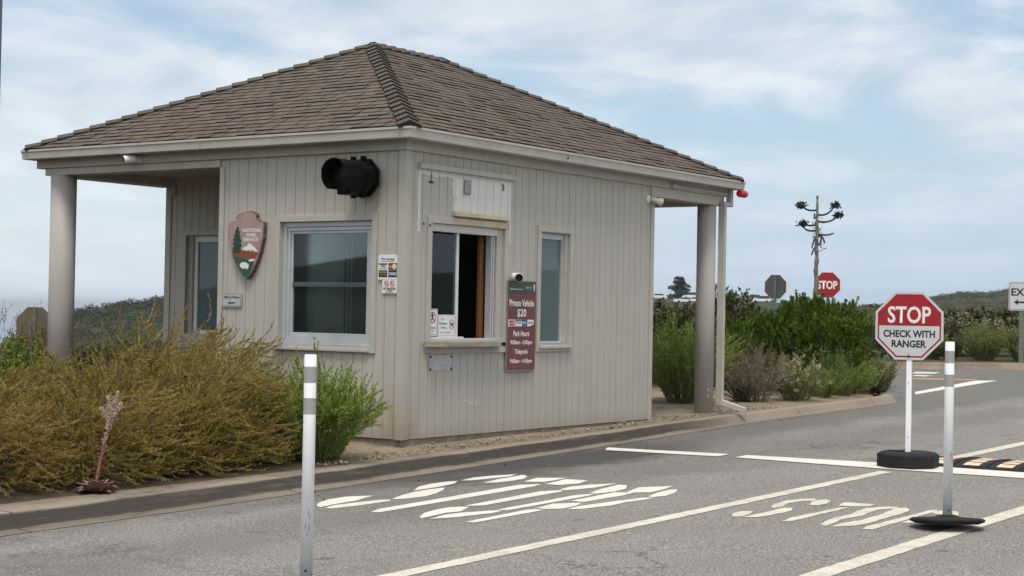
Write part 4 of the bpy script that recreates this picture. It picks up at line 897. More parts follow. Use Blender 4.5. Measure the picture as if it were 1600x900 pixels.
for k, (cx_, m_, s, tm) in enumerate(((-.213, 'white', 'MasterCard', 'cardred'), (-.065, 'white', 'VISA', 'navy'), (.055, 'cardblue', 'AM EX', 'letter'), (.185, 'white', 'DISCOVER', 'navy'))):
    w_ = .135 if k != 2 else .10
    lay('card_emblem', [flat(rect(cx_, .036, w_, .078))], M[m_], t, .0232)
    if k == 0: lay('card_emblem', [flat(disc(cx_-.022, .036, .033)), ], M['cardred'], t, .0238); lay('card_emblem', [flat(disc(cx_+.024, .036, .033))], M['redink'], t, .0242); lay('card_emblem', [at2(text(s, w_*.9, .018, .02), cx_, .036)], M['letter'], t, .0246)
    else: lay('card_emblem', [at2(text(s, w_*.8, .024, .03), cx_, .040)] + ([flat(rect(cx_, .066, w_, .012))] if k == 1 else []), M[tm], t, .0238)
    if k == 3: lay('card_emblem', [flat([(cx_-.02, -.003), (cx_+.0675, -.003), (cx_+.0675, .022)])], M['maroon'], t, .0236)

# notices in the service window
t = panel('prohibition_notice', 'white notice with red crossed out figure, leftmost behind service glass', 'notice', (0.578, 0.050, 1.482), *SID)
obj('paper', slab(rrect(0, 0, .185, .30, .012), 0, .003), M['white'], t)
lay('border', [flat(rrect(.0, 0, .165, .28, .012))], M['ink'], t, .0036); lay('paper_face', [flat(rrect(0, 0, .155, .27, .010))], M['white'], t, .0042)
lay('prohibition_symbol', [ringmesh(-.0, .055, .052, .062), place(flat(rect(0, 0, .105, .009)), (0, .055, 0), (1, -1, 0), (1, 1, 0))], M['redink'], t, .0054)
lay('figure_symbol', [flat(disc(-.005, .092, .014)), flat([(-.03, .075), (.035, .085), (.035, .078), (.012, .068), (.012, .045), (.04, .015), (.03, .01), (.0, .035), (-.03, .01), (-.038, .017), (-.012, .045), (-.012, .065), (-.03, .068)])], M['ink'], t, .0048)
lay('lettering', [at2(text('NO DRONE ZONE', .13, .018, .03), 0, -.062), at2(text('36 CFR', .05, .015, .02), 0, -.095)], M['ink'], t, .0048)
t = panel('dog_notice', 'white dog restrictions notice beside the crossed out figure notice', 'notice', (0.836, 0.050, 1.447), *SID)
obj('paper', slab(rect(0, 0, .31, .245), 0, .003), M['white'], t)
lay('border', [flat(rect(0, 0, .29, .225))], M['midgreytext'], t, .0036); lay('paper_face', [flat(rect(0, 0, .284, .219))], M['white'], t, .0042)
lay('prohibition_symbol', [ringmesh(.095, .015, .037, .044, ry=1.25), place(flat(rect(0, 0, .08, .007)), (.095, .015, 0), (1, -1, 0), (1, 1, 0))], M['redink'], t, .0054)
lay('dog_symbol', [flat([(.068, .025), (.075, .04), (.085, .032), (.115, .028), (.125, .04), (.122, .01), (.118, -.02), (.110, -.02), (.108, .005), (.085, .005), (.082, -.02), (.074, -.02), (.076, .015)])], M['ink'], t, .0048)
lay('lettering', [at2(text('Dog', .05, .024, .02), -.07, .072), at2(text('Restrictions', .14, .024, .02), -.06, .025), at2(text('in Place', .09, .024, .02), -.06, -.02), at2(text('Ask for regulations', .2, .02, .0), -.02, -.078)], M['ink'], t, .0048)
t = panel('weathered_notice', 'faded silver notice plate with four black screws below service sill', 'notice', (0.675, -0.004, 1.035), *SID)
C('fadedplate', (0.48, 0.49, 0.50), 0.4, var=(0.33, 0.335, 0.345), vscale=14); obj('notice_plate', slab(rrect(0, 0, .41, .165, .006), 0, .004), M['fadedplate'], t)
lay('faded_print', [flat(rect(.07, .02, .19, .016)), flat(rect(.07, -.005, .19, .014)), flat(rect(-.12, -.01, .06, .05)), flat(rect(.11, -.04, .05, .02)), flat(rect(.03, -.062, .05, .006))], M['signgrey'], t, .0048)
for x in (-.19, .19):
    for y in (-.068, .068): obj('screw', slab(disc(x, y, .015, 10), .0041, .009), M['ink'], t)

# ------------------------------------------------------------------ street furniture
C('signred', (0.34, 0.010, 0.018), 0.35, var=(0.28, 0.009, 0.016), vscale=4); C('signwhite', (0.56, 0.57, 0.57), 0.35, var=(0.50, 0.51, 0.51), vscale=5); C('postwhite', (0.90, 0.91, 0.92), 0.5, var=(0.85, 0.86, 0.87), vscale=6)
C('signback', (0.085, 0.085, 0.073), 0.5, metal=0.2, var=(0.09, 0.09, 0.08), vscale=6); C('brownback', (0.15, 0.115, 0.07), 0.7, var=(0.11, 0.08, 0.05), vscale=5); C('greenpost', (0.10, 0.12, 0.085), 0.7, var=(0.16, 0.17, 0.13), vscale=9)
def octa(r, k=1.0): return [(r/math.cos(math.pi/8)*math.cos(math.radians(22.5+45*i))*k, r/math.cos(math.pi/8)*math.sin(math.radians(22.5+45*i))) for i in range(8)]
def clipy(poly, y, above):
    out = []
    for a, b_ in zip(poly, poly[1:] + poly[:1]):
        ia = (a[1] >= y) == above; ib = (b_[1] >= y) == above
        if ia: out.append(a)
        if ia != ib: f = (y - a[1]) / (b_[1] - a[1]); out.append((a[0] + (b_[0]-a[0])*f, y))
    return out
# check-with-ranger sign on its rubber foot
sx_, sy_ = 3.02, -4.50; sz_ = 0.012*sx_
t = thing('stop_sign', 'red and white octagonal stop sign, check with ranger, on rubber foot', 'stop sign', (sx_, sy_, sz_), math.radians(-90+8))
bm_ = MB(); ob = octa(.305)
bm_.add([(x, y, .008) for x, y in ob] + [(x, y, .14) for x, y in ob] + [(x*.86, y*.86, .165) for x, y in ob], [tuple(range(8))[::-1]] + [(i, (i+1) % 8, 8+(i+1) % 8, 8+i) for i in range(8)] + [(8+i, 8+(i+1) % 8, 16+(i+1) % 8, 16+i) for i in range(8)] + [tuple(range(16, 24))])
obj('rubber_foot', bm_.mesh(), M['rubber'], t, bevel=.012)
obj('foot_handle', MB().box(-.2, -.03, -.075, -.045, .164, .178).mesh(), M['rubber'], t, bevel=.006)
pm = obj('post', MB().box(-.026, .026, -.026, .026, .15, 1.86).mesh(), M['postwhite'], t, bevel=.005)
for z in (.32, .9): obj('post_hole', MB().tube([(0, -.0275, z), (0, -.0265, z)], .006, 8).mesh(), M['ink'], pm)
def stop_face(t, R0, zc, yf, full=False):
    """face looks along local -Y"""
    fr_ = lambda me: place(me, (0, yf, zc), (1, 0, 0), (0, 0, 1))
    pl = MB().prism(octa(R0), 0, .004, lambda u, v, d: (u, yf + d, zc + v)).mesh(); p_ = obj('sign_plate', pl, M['signwhite'], t)
    def lay2(name, ms, m, d):
        if len(ms) > 1: return [lay2(name, [q], m, d) for q in ms][0]
        me = merge(ms); place(me, (0, yf - d, zc), (1, 0, 0), (0, 0, 1)); return obj(name, me, m, t)
    if full:
        lay2('sign_face', [flat(octa(R0*.965))], M['signred'], .0012); lay2('lettering', [text('STOP', R0*1.55, R0*.66, .035)], M['letter'], .0024); return
    lay2('sign_border', [flat(octa(R0*.93))], M['signred'], .0012)
    lay2('upper_face', [flat(clipy(octa(R0*.925), .004*R0, True))], M['signred'], .0020); lay2('lower_face', [flat(clipy(octa(R0*.885), .0, False))], M['signwhite'], .0026)
    lay2('stop_lettering', [at2(text('STOP', R0*1.27, R0*.50, .022), 0, R0*.325)], M['letter'], .0034)
    lay2('ranger_lettering', [at2(text('CHECK WITH', R0*1.52, R0*.215, .036), 0, -R0*.235), at2(text('RANGER', R0*1.02, R0*.215, .036), 0, -R0*.53)], M['ink'], .0036)
    for z in (.9, -.89): obj('bolt', MB().tube([(0, yf - .0015, zc + R0*z), (0, yf - .012, zc + R0*z)], .012, 10).mesh(), M['screw'], t)
stop_face(t, .362, 1.507, -.032)
# delineators
C('bandgrey', (0.36, 0.345, 0.33), 0.4, var=(0.30, 0.29, 0.28), vscale=30)
def delineator(label, x, y, tilt, H=1.448):
    t = thing('delineator_post', label, 'delineator', (x, y, 0.012*x), 0.0, 'white delineator posts on black bases')
    rb = obj('rubber_base', MB().lathe([(.05, .0), (.24, .004), (.285, .022), (.288, .036), (.27, .048), (.10, .058), (.055, .075), (.045, .075)], 32).mesh(), M['rubber'], t, smooth=True)
    rb.rotation_euler = Matrix.Rotation(tilt, 3, Vector((.569, -.822, 0))).to_euler(); rb.location = (0, 0, 0.008 + abs(tilt)*.26)
    p_ = obj('tube', MB().lathe([(.0365, .095), (.0365, H), (.033, H + .007)], 28).mesh(), M['postwhite'], t, smooth=False)
    for q in p_.data.polygons: q.use_smooth = len(q.vertices) == 4
    for z0_, z1_ in ((H - .158, H - .063), (H - .343, H - .248)): o = obj('reflective_band', MB().lathe([(.0372, z0_), (.0372, z1_)], 28).mesh(), M['bandgrey'], t, smooth=False)
    v = Vector((-.8, -.55, 0)).normalized()
    obj('pin', MB().tube([v*.0365 + Vector((0, 0, .145)), v*.0395 + Vector((0, 0, .145))], .008, 8).mesh(), M['ink'], t)
    rr = random.Random(int(x*10))
    for k in range(5):
        a0 = rr.uniform(3.4, 4.3); z_ = .25 + .42*rr.random(); pts = []
        for q in range(5): a = a0 + .05*q + rr.uniform(-.05, .05); pts.append((.0368*math.cos(a), .0368*math.sin(a), z_ + .008*q*rr.choice([1, -1, 2])))
        obj('scuff', MB().tube(pts, .0011, 4).mesh(), M['steel'], t)
delineator('white delineator post with grey bands nearest the camera, in front of bush', -6.53, -4.50, 0.0, 1.405)
delineator('white delineator post with grey bands on tilted black base beside the stop sign', -1.32, -6.50, math.radians(-5.5))
# rubber hump
t = thing('speed_hump', 'black rubber speed hump with worn orange panels across the lane', 'speed bump', (3.30, -4.52, 0.012*3.3 + .004))
C('humppanel', (0.62, 0.40, 0.26), 0.6, var=(0.72, 0.56, 0.40), vscale=12)
PR = [(0.0, .004), (.03, .022), (.22, .05), (.50, .062), (.78, .05), (.97, .022), (1.0, .004)]
hb = MB(); ys_ = [-.02 - 0.0, -2.2]
hb.add([(a, ys_[0], h) for a, h in PR] + [(a, ys_[1], h) for a, h in PR] + [(a, ys_[0], 0) for a, h in PR] + [(a, ys_[1], 0) for a, h in PR],
       [(i, i+1, 8+i-1+0, 7+i) for i in range(6)])
hb.f = [(i, i+1, 7+i+1, 7+i) for i in range(6)] + [tuple(range(7)), tuple(range(7, 14))]
obj('hump_body', hb.mesh(), M['rubber'], t)
def hz(a): return float(np.interp(a, [p[0] for p in PR], [p[1] for p in PR]))
for k in range(6):
    y0 = -.10 - k*.36
    for j, (a0, a1) in enumerate(((.06, .20), (.24, .39), (.43, .58), (.62, .76), (.80, .93))):
        p_ = MB(); p_.add([(a0, y0, hz(a0)+.003), (a1, y0, hz(a1)+.003), (a1, y0-.17, hz(a1)+.003), (a0, y0-.17, hz(a0)+.003)], [(0, 1, 2, 3)])
        obj('panel', p_.mesh(), M['humppanel'], t)
    if k < 5:
        rb = MB(); rb.box(.04, .96, y0-.28, y0-.25, .0, .001)
        rb = MB()
        pts = [(a, y0-.265, hz(a)+.004) for a in (.04, .22, .5, .78, .96)]; rb.tube(pts, .010, 6); obj('rib', rb.mesh(), M['rubber'], t)
# signs across the junction
def post_sign(name, label, cat, x, y, ztop_c, R0, face, yaw, backm, group=None, zb_=0.2, full=False):
    t = thing(name, label, cat, (x, y, zb_), yaw, group)
    h = ztop_c - zb_
    obj('post', MB().box(-.03, .03, .006, .05, -.3, h + R0*.97).mesh(), M['greenpost'], t)
    if full: stop_face(t, R0, h, -.002, True)
    else: obj('sign_plate', MB().prism(octa(R0), -.004, 0.003, lambda u, v, d: (u, d, h + v)).mesh(), M[backm], t)
    return t
post_sign('stop_sign', 'plain red stop sign peeking over bush behind the dead agave stalk', 'stop sign', 32.03, 9.27, 2.62, .385, 'stop', math.radians(-90+28), 'signback', full=True)
post_sign('road_sign', 'grey back of an octagonal road sign above the big green bush', 'road sign', 33.38, 11.62, 2.58, .375, None, math.radians(90-2), 'signback')
post_sign('road_sign', 'brown back of an octagonal road sign overgrown beside left column', 'road sign', 7.86, 15.67, 1.17, .375, None, math.radians(90+32), 'brownback', zb_=-.2)
t = thing('exit_sign', 'white EXIT sign with left pointing arrow on greenish post', 'exit sign', (29.9, 2.75, 0.2), math.radians(-90+28))
obj('post', MB().box(-.065, .065, .004, .10, -.3, 2.34).mesh(), M['greenpost'], t, bevel=.008)
obj('sign_plate', MB().prism(rrect(0, 0, .70, .76, .05), -.006, .002, lambda u, v, d: (u, d, 2.1 + v)).mesh(), M['signwhite'], t)
def l3(name, ms, m, d): me = merge(ms); place(me, (0, -.006 - d, 2.1), (1, 0, 0), (0, 0, 1)); return obj(name, me, m, t)
l3('border', [flat(rrect(0, 0, .665, .725, .045))], M['ink'], .001); l3('sign_face', [flat(rrect(0, 0, .64, .70, .038))], M['signwhite'], .002)
l3('lettering', [at2(text('EXIT', .57, .20, .03), 0, .11)], M['ink'], .003); l3('arrow', [flat([(-.22, -.16), (-.10, -.08), (-.11, -.135), (.22, -.135), (.22, -.185), (-.11, -.185), (-.10, -.24)])], M['ink'], .003)
t = thing('dark_pole', 'slim dark pole at the left edge of the photo', 'post', (1.55, 8.90, 0.1))  # unidentified dark edge, built as a plain pole
obj('shaft', MB().tube([(0, 0, -.2), (.0, 0, 3), (0, 0, 6.4)], [.05, .06, .065], 16).mesh(), C('darkpost', (0.05, 0.052, 0.058), 0.5), t, smooth=True)
obj('base_flange', MB().tube([(0, 0, -.1), (0, 0, .06)], .12, 16).mesh(), M['darkpost'], t)
# cars in the far car park
carpaint = [C('carwhite', (0.72, 0.72, 0.72), 0.25, spec=.6), C('carsilver', (0.45, 0.46, 0.48), 0.3, metal=.4)]
C('carglass', (0.02, 0.025, 0.03), 0.08); C('tyre', (0.02, 0.02, 0.02), 0.8)
def car(label, x, y, z, yaw, m, tall):
    t = thing('parked_car', label, 'car', (x, y, z), yaw, 'cars in the distant car park')
    H_ = 1.75 if tall else 1.45
    prof = [(-2.2, .35), (-2.25, .75), (-2.1, .95), (-1.75, 1.0), (1.0, 1.0), (2.0, .88), (2.22, .7), (2.2, .35)]
    obj('body', MB().prism(prof, -.88, .88, lambda u, v, d: (u, d, v)).mesh(), m, t, bevel=.06)
    rb = -2.0 if tall else -1.5
    ca = MB(); lo = [(-.80, .98), (.80, .98)]; 
    vs = [(rb-.1, -.82, .99), (1.05, -.82, .99), (1.05, .82, .99), (rb-.1, .82, .99), (rb+.25, -.64, H_), (.25, -.64, H_), (.25, .64, H_), (rb+.25, .64, H_)]
    ca.add(vs, [(0, 1, 5, 4), (1, 2, 6, 5), (2, 3, 7, 6), (3, 0, 4, 7)]); obj('windows', ca.mesh(), M['carglass'], t)
    rf = MB().box(rb+.2, .32, -.66, .66, H_-.02, H_+.04); obj('roof', rf.mesh(), m, t, bevel=.02)
    for sx__ in (-1.35, 1.35):
        for sy__ in (-.8, .8): obj('wheel', MB().tube([(sx__, sy__-.1, .33), (sx__, sy__+.1, .33)], .33, 16).mesh(), M['tyre'], t)
for args in (('white car half hidden at the booth corner in the far car park', 335.1, 187.7, 3.6, 2.5, 0, False), ('white tall car parked just right of the lone cypress', 357.1, 190.2, 4.6, 2.2, 0, True), ('white low car nearest below the lone cypress', 321.2, 172.7, 2.75, 2.4, 0, False),
             ('white car half hidden behind the booth corner column', 327.0, 173.1, 3.0, 2.3, 0, False), ('silver car leftmost beyond the column, above the hedge', 363.8, 181.4, 4.35, 2.1, 1, False), ('silver car in the middle beyond the column, above the hedge', 375.5, 182.1, 4.5, 2.3, 1, True), ('white car beside the grey sign back in the far car park', 349.6, 166.8, 3.8, 2.0, 0, True)):
    car(args[0], args[1], args[2], float(terrain_h(np.array([args[1]]), np.array([args[2]]))[0]) + .25, args[4], carpaint[args[5]], args[6])

# ------------------------------------------------------------------ plants
def leafmat(name, cols, transl=0.2, rough=0.6, var=None, vscale=7): return mat(name, cols[0], rough, island=cols[1:], transl=transl, spec=0.25, var=var, vscale=vscale)
M['olive'] = leafmat('olive_needles', [(0.34, 0.255, 0.05), (0.47, 0.36, 0.078), (0.58, 0.46, 0.12), (0.38, 0.285, 0.06), (0.51, 0.39, 0.09), (0.17, 0.155, 0.034)], 0.38, var=(0.20, 0.15, 0.036))
M['olivegreen'] = leafmat('greener_olive_needles', [(0.33, 0.265, 0.052), (0.45, 0.355, 0.08), (0.55, 0.445, 0.115), (0.36, 0.285, 0.06)], 0.38, var=(0.21, 0.165, 0.04))
M['olivebrown'] = leafmat('rusty_olive_needles', [(0.34, 0.24, 0.048), (0.45, 0.33, 0.078), (0.50, 0.38, 0.105), (0.32, 0.235, 0.055)], 0.38, var=(0.26, 0.17, 0.045))
M['twig'] = mat('twig_bark', (0.085, 0.06, 0.04), 0.85, var=(0.14, 0.10, 0.065), vscale=20)
M['greentwig'] = mat('green_stem', (0.11, 0.12, 0.05), 0.8)
M['rosemary'] = leafmat('rosemary_leaf', [(0.13, 0.19, 0.03), (0.20, 0.27, 0.048), (0.26, 0.335, 0.075), (0.10, 0.15, 0.025)], 0.3)
M['bright'] = leafmat('coyote_brush_leaf', [(0.07, 0.12, 0.010), (0.14, 0.21, 0.016), (0.26, 0.35, 0.035), (0.09, 0.145, 0.012), (0.19, 0.275, 0.024)], 0.25, var=(0.05, 0.085, 0.010), vscale=5)
M['lively'] = leafmat('lively_green_leaf', [(0.16, 0.225, 0.035), (0.24, 0.32, 0.055), (0.31, 0.39, 0.085), (0.12, 0.18, 0.03)], 0.3)
M['toyon'] = leafmat('toyon_leaf', [(0.038, 0.052, 0.018), (0.072, 0.088, 0.030), (0.11, 0.12, 0.045), (0.075, 0.06, 0.03)], 0.15)
M['seed'] = leafmat('dry_seed_head', [(0.17, 0.09, 0.05), (0.25, 0.15, 0.09), (0.32, 0.22, 0.14), (0.14, 0.07, 0.045)], 0.15)
M['pale'] = leafmat('pale_flower_head', [(0.40, 0.34, 0.22), (0.48, 0.43, 0.31), (0.30, 0.24, 0.15)], 0.2)
M['greydry'] = leafmat('grey_dry_leaf', [(0.20, 0.18, 0.125), (0.28, 0.25, 0.18), (0.16, 0.135, 0.095), (0.14, 0.16, 0.075)], 0.2)
M['sage'] = leafmat('sage_leaf', [(0.14, 0.18, 0.045), (0.21, 0.25, 0.075), (0.27, 0.29, 0.10), (0.11, 0.13, 0.04)], 0.25)
M['spike'] = leafmat('spiky_leaf', [(0.03, 0.045, 0.03), (0.055, 0.07, 0.045), (0.09, 0.10, 0.065)], 0.1)
M['brush'] = leafmat('dry_brush_leaf', [(0.13, 0.095, 0.035), (0.18, 0.14, 0.055), (0.10, 0.085, 0.03)], 0.25)
M['fresh'] = leafmat('fresh_green_leaf', [(0.10, 0.15, 0.015), (0.15, 0.21, 0.03), (0.20, 0.26, 0.05), (0.07, 0.11, 0.015)], 0.3)

def tubes_np(paths, r0, r1, sides=4):
    """paths (n,k,3) -> tapering tubes"""
    n, k, _ = paths.shape; T = np.gradient(paths, axis=1); T = unit(T)
    ref = np.where(np.abs(T[..., 2:3]) < 0.9, np.array([0, 0, 1.0]), np.array([1.0, 0, 0])); A = unit(np.cross(T, ref)); B = np.cross(T, A)
    r = np.linspace(0, 1, k)[None, :, None]; R0 = np.broadcast_to(np.asarray(r0, float).reshape(-1, 1, 1), (n, 1, 1)); R1 = np.broadcast_to(np.asarray(r1, float).reshape(-1, 1, 1), (n, 1, 1)); rad = R0 + (R1 - R0) * r
    V = np.stack([paths + (A*math.cos(2*math.pi*s/sides) + B*math.sin(2*math.pi*s/sides)) * rad for s in range(sides)], 2)
    idx = np.arange(n*k*sides).reshape(n, k, sides); a = idx[:, :-1]; b = idx[:, 1:]
    F = np.stack([a, np.roll(a, -1, 2), np.roll(b, -1, 2), b], -1).reshape(-1, 4); return V.reshape(-1, 3), F
def curve_paths(base, d0, length, droop, k=14, wob=0.03, lift=0.0):
    """arching shoots: base (n,3), d0 start direction, droop pulls down along the way, lift turns tips up"""
    n = len(base); d = unit(d0); P = [base]; p = base.copy(); st = (length / (k - 1))[:, None]
    w = rng.normal(0, 1, (n, 3)) * wob
    for i in range(k - 1):
        f = i / (k - 1)
        d = unit(d + np.array([0, 0, -1.0]) * (np.asarray(droop) * (1 - f) - np.asarray(lift) * f).reshape(-1, 1) + w + rng.normal(0, wob, (n, 3)))
        p = p + d * st; P.append(p)
    return np.stack(P, 1)
def sample_paths(paths, m, lo, hi):
    """m points per path between fractions lo..hi -> P, tangent, fraction"""
    n, k, _ = paths.shape; f = rng.uniform(lo, hi, (n, m)); s = f * (k - 1); i = np.minimum(s.astype(int), k - 2); fr = (s - i)[..., None]; ar = np.arange(n)[:, None]
    a = paths[ar, i]; b = paths[ar, i + 1]; return (a + (b - a) * fr).reshape(-1, 3), unit(b - a).reshape(-1, 3), f.ravel()
def cone_dirs(T, ang):
    """directions leaning off T by ang (array) at random roll"""
    r = unit(rng.normal(0, 1, T.shape)); s = unit(r - T * (r * T).sum(1, keepdims=True)); ang = np.asarray(ang).reshape(-1, 1); return T*np.cos(ang) + s*np.sin(ang)
def sphere_dirs(n, zmin=-0.2):
    z = rng.uniform(zmin, 1, n); a = rng.uniform(0, 2*math.pi, n); r = np.sqrt(1 - z*z); return np.stack([r*np.cos(a), r*np.sin(a), z], 1)
def ground_z(x, y): return soil_z(x, y)

def plume_shrub(name, label, x, y, rx, ry, h, nb, m, group, seed, lean=(0, 0)):
    """low mound of arching feathery shoots"""
    global rng; rng = np.random.default_rng(seed)
    t = thing(name, label, 'shrub', (x, y, ground_z(x, y)), 0, group)
    n = int(nb*5.8); D = sphere_dirs(n, 0.0); lump = 1 + .20*np.sin(D[:, :1]*6 + seed) * np.cos(D[:, 1:2]*6 + seed*2) + .13*np.sin(D[:, 2:3]*10 + D[:, :1]*4 + seed)
    sh_ = np.sign(D) * np.abs(D)**np.array([.88, .88, .82]) * np.array([rx, ry, h*.90]) * lump
    c = sh_ * rng.uniform(.42, .86, (n, 1))**.8; c[:, 2] = np.maximum(c[:, 2], .05 + .06*rng.uniform(0, 1, n))
    d0 = D*np.array([1, 1, .32]) + np.array([0, 0, .08]) + r2_*.38 + rng.normal(0, .30, (n, 3))
    Q = curve_paths(c, d0, rng.uniform(.20, .42, n)*(.62 + .38*min(h, 1.0)), 0.10, 9, 0.045, 0.26)
    k = 46; ct = c[rng.permutation(n)[:k]]; b0 = np.stack([rng.normal(0, .12, k)*rx, rng.normal(0, .12, k)*ry, np.zeros(k)], 1); mid = (b0 + ct)*.5 + np.array([0, 0, .10])
    S_ = np.stack([b0, b0*.55 + mid*.45, mid, mid*.45 + ct*.55, ct], 1); B = tubes_np(S_, .012, .004); B2 = tubes_np(Q, .0042, .0012, 3)
    p, T, f = sample_paths(Q, 74, .04, 1.0); d = cone_dirs(T, rng.uniform(.28, .72, len(T))); l_ = rng.uniform(.022, .042, len(p)) * (1.2 - .6*f)
    V, F = leaf_quads(p, d, rng.normal(0, 1, p.shape), l_, rng.uniform(.0055, .0095, len(p))); V[:, 2] = np.maximum(V[:, 2], 0.012)
    obj('foliage', np_mesh(V, F), M[m], t); V, F = join([B, B2]); V[:, 2] = np.maximum(V[:, 2], 0.004); obj('stem', np_mesh(V, F), M['twig'], t)
    return t
r2_ = np.array([0.569, -0.822, 0])
OG = 'olive shrubs along the left kerb'
plume_shrub('olive_shrub', 'rusty olive feathery shrub at left frame edge, drooping over the kerb', -5.30, 0.25, 0.85, 0.72, .92, 150, 'olivebrown', OG, 21)
plume_shrub('olive_shrub', 'olive feathery shrub right behind the pink flowering succulent', -4.05, 0.18, .90, 0.72, .88, 165, 'olive', OG, 22)
plume_shrub('olive_shrub', 'tallest olive feathery shrub, heaped up below the arrowhead plaque', -2.30, 1.25, 1.25, 1.05, 1.36, 250, 'olive', OG, 23)
plume_shrub('olive_shrub', 'olive feathery shrub between tallest olive shrub and fresh green shrub', -2.60, 0.12, .66, .56, 1.12, 140, 'olivegreen', OG, 24)
plume_shrub('olive_shrub', 'olive feathery shrub spreading around the foot of left column', -3.35, 2.0, 1.2, 0.95, 1.12, 190, 'olivegreen', OG, 25)
plume_shrub('olive_shrub', 'olive feathery shrub behind the rusty one, at left frame edge', -4.9, 1.6, .95, 0.85, .88, 130, 'olivebrown', OG, 26)
plume_shrub('olive_shrub', 'low dark gapped olive shrub between succulent and fresh green shrub', -3.15, 0.0, .62, .48, .74, 105, 'olive', OG, 27)
plume_shrub('olive_shrub', 'olive feathery shrub behind the tallest one, right of the left column', -0.55, 3.0, 1.25, 0.9, 1.2, 170, 'olivegreen', OG, 28)
plume_shrub('olive_shrub', 'olive feathery shrub under the walk up window, behind the tallest one', -0.95, 1.9, .9, 0.7, 1.28, 130, 'olive', OG, 29)

def wand_shrub(name, label, x, y, r, h, ns, m, seed, leaf=(.018, .032), lw=(.005, .009), spread=.55, ml=70, stem='greentwig', z=None, group=None, lo=.12, droop=.0, cat='shrub', flowers=None, parts_=True):
    """upright leafy wands fanning from one foot"""
    global rng; rng = np.random.default_rng(seed)
    t = thing(name, label, cat, (x, y, ground_z(x, y) if z is None else z), 0, group)
    a = rng.uniform(0, 2*math.pi, ns); q = np.sqrt(rng.uniform(0, 1, ns)); base = np.stack([np.cos(a)*q*r*.30, np.sin(a)*q*r*.30, np.zeros(ns)], 1)
    d0 = np.stack([np.cos(a)*q*spread, np.sin(a)*q*spread, np.ones(ns)], 1); hh = h * rng.uniform(.62, 1.04, ns) * (1 - .28*q*q)
    P = curve_paths(base, d0, hh*1.03, droop - .02*q, 12, .03, 0.02)
    sp, st, sf = sample_paths(P, 3, .25, .85); Q = curve_paths(sp, cone_dirs(st, rng.uniform(.3, .6, len(st))), rng.uniform(.12, .34, len(sp))*h, 0.0, 7, .04, .05)
    B, B2 = tubes_np(P, .0055, .0018), tubes_np(Q, .003, .001, 3); parts = []
    for paths, mm, l0 in ((P, ml, lo), (Q, max(ml//2, 8), .08)):
        p, T, f = sample_paths(paths, mm, l0, 1.0); d = cone_dirs(T, rng.uniform(.35, 1.0, len(T)))
        parts.append(leaf_quads(p, d, rng.normal(0, 1, p.shape), rng.uniform(*leaf, len(p))*(1.1-.4*f), rng.uniform(*lw, len(p))))
    V, F = join(parts); obj('foliage', np_mesh(V, F), M[m], t); V, F = join([B, B2]); obj('stem', np_mesh(V, F), M[stem], t)
    if flowers:
        fm, fn_, fr_, fl = flowers; tips = np.concatenate([P[:, -1], Q[:, -1]]); tips = tips[rng.permutation(len(tips))[:fn_]]
        c = np.repeat(tips, 26, 0) + rng.normal(0, fr_*.5, (len(tips)*26, 3)); obj('flower_heads', np_mesh(*leaf_quads(c, rng.normal(0, 1, c.shape), rng.normal(0, 1, c.shape), rng.uniform(.5, 1.1, len(c))*fl, rng.uniform(.5, 1, len(c))*fl*.8)), M[fm], t)
    return t
wand_shrub('green_shrub', 'fresh green wand leaved shrub behind the nearest white delineator', -1.62, -0.26, .68, 1.12, 130, 'lively', 31, leaf=(.024, .044), lw=(.009, .016), ml=120, spread=.62, lo=.06)
wand_shrub('green_shrub', 'feathery green shrub between booth end wall and right column', 8.65, 1.30, .85, 1.42, 150, 'lively', 32, leaf=(.028, .055), lw=(.008, .014), ml=110, spread=.66)
wand_shrub('flowering_weed', 'slender yellow flowering weed poking out of the tallest olive shrub', -1.55, 0.72, .22, 1.25, 9, 'sage', 33, ml=40, spread=.25, flowers=('pale', 16, .035, .022), cat='weed')
def dense_bush(name, label, x, y, r, h, n, m, seed, leaf=(.03, .055), lw=(.010, .018), ml=34, z=None, group=None, up=.9, squash=1.0, shoot=(.14, .30), low=-.15, cat='shrub', ang=(.25, .7), stem=True, core=.62, pw=1.0):
    """rounded bush built of upward leafy shoots through its outer volume"""
    global rng; rng = np.random.default_rng(seed)
    t = thing(name, label, cat, (x, y, ground_z(x, y) if z is None else z), 0, group)
    D = sphere_dirs(n, low); rad = rng.uniform(core, 1.0, (n, 1))**.7
    lump = 1 + .16*np.sin(D[:, :1]*7 + seed) * np.cos(D[:, 1:2]*6 + seed*2) + .10*np.sin(D[:, 2:3]*11 + seed)
    c = np.sign(D) * np.abs(D)**pw * np.array([r, r*squash, h*.55]) * rad * lump + np.array([0, 0, h*.42]); c[:, 2] = np.maximum(c[:, 2], .03)
    d0 = D*.55 + np.array([0, 0, up]) + rng.normal(0, .22, (n, 3)); Q = curve_paths(c, d0, rng.uniform(*shoot, n), 0.0, 6, .06, .05)
    p, T, f = sample_paths(Q, ml, 0, 1.0); d = cone_dirs(T, rng.uniform(ang[0], ang[1], len(T)))
    V, F = leaf_quads(p, d, rng.normal(0, 1, p.shape), rng.uniform(*leaf, len(p)), rng.uniform(*lw, len(p)))
    obj('foliage', np_mesh(V, F), M[m], t)
    if stem:
        k = 22; tips = c[rng.permutation(n)[:k]]; b0 = np.zeros((k, 3)); b0[:, :2] = rng.normal(0, .06, (k, 2)); mid = (b0 + tips)/2 + np.array([0, 0, -.1]); 
        S_ = np.stack([b0, b0*.6 + mid*.4 + rng.normal(0, .03, (k, 3)), mid, mid*.4 + tips*.6, tips], 1); obj('stem', np_mesh(*tubes_np(S_, .02, .006, 5)), M['twig'], t)
    return t
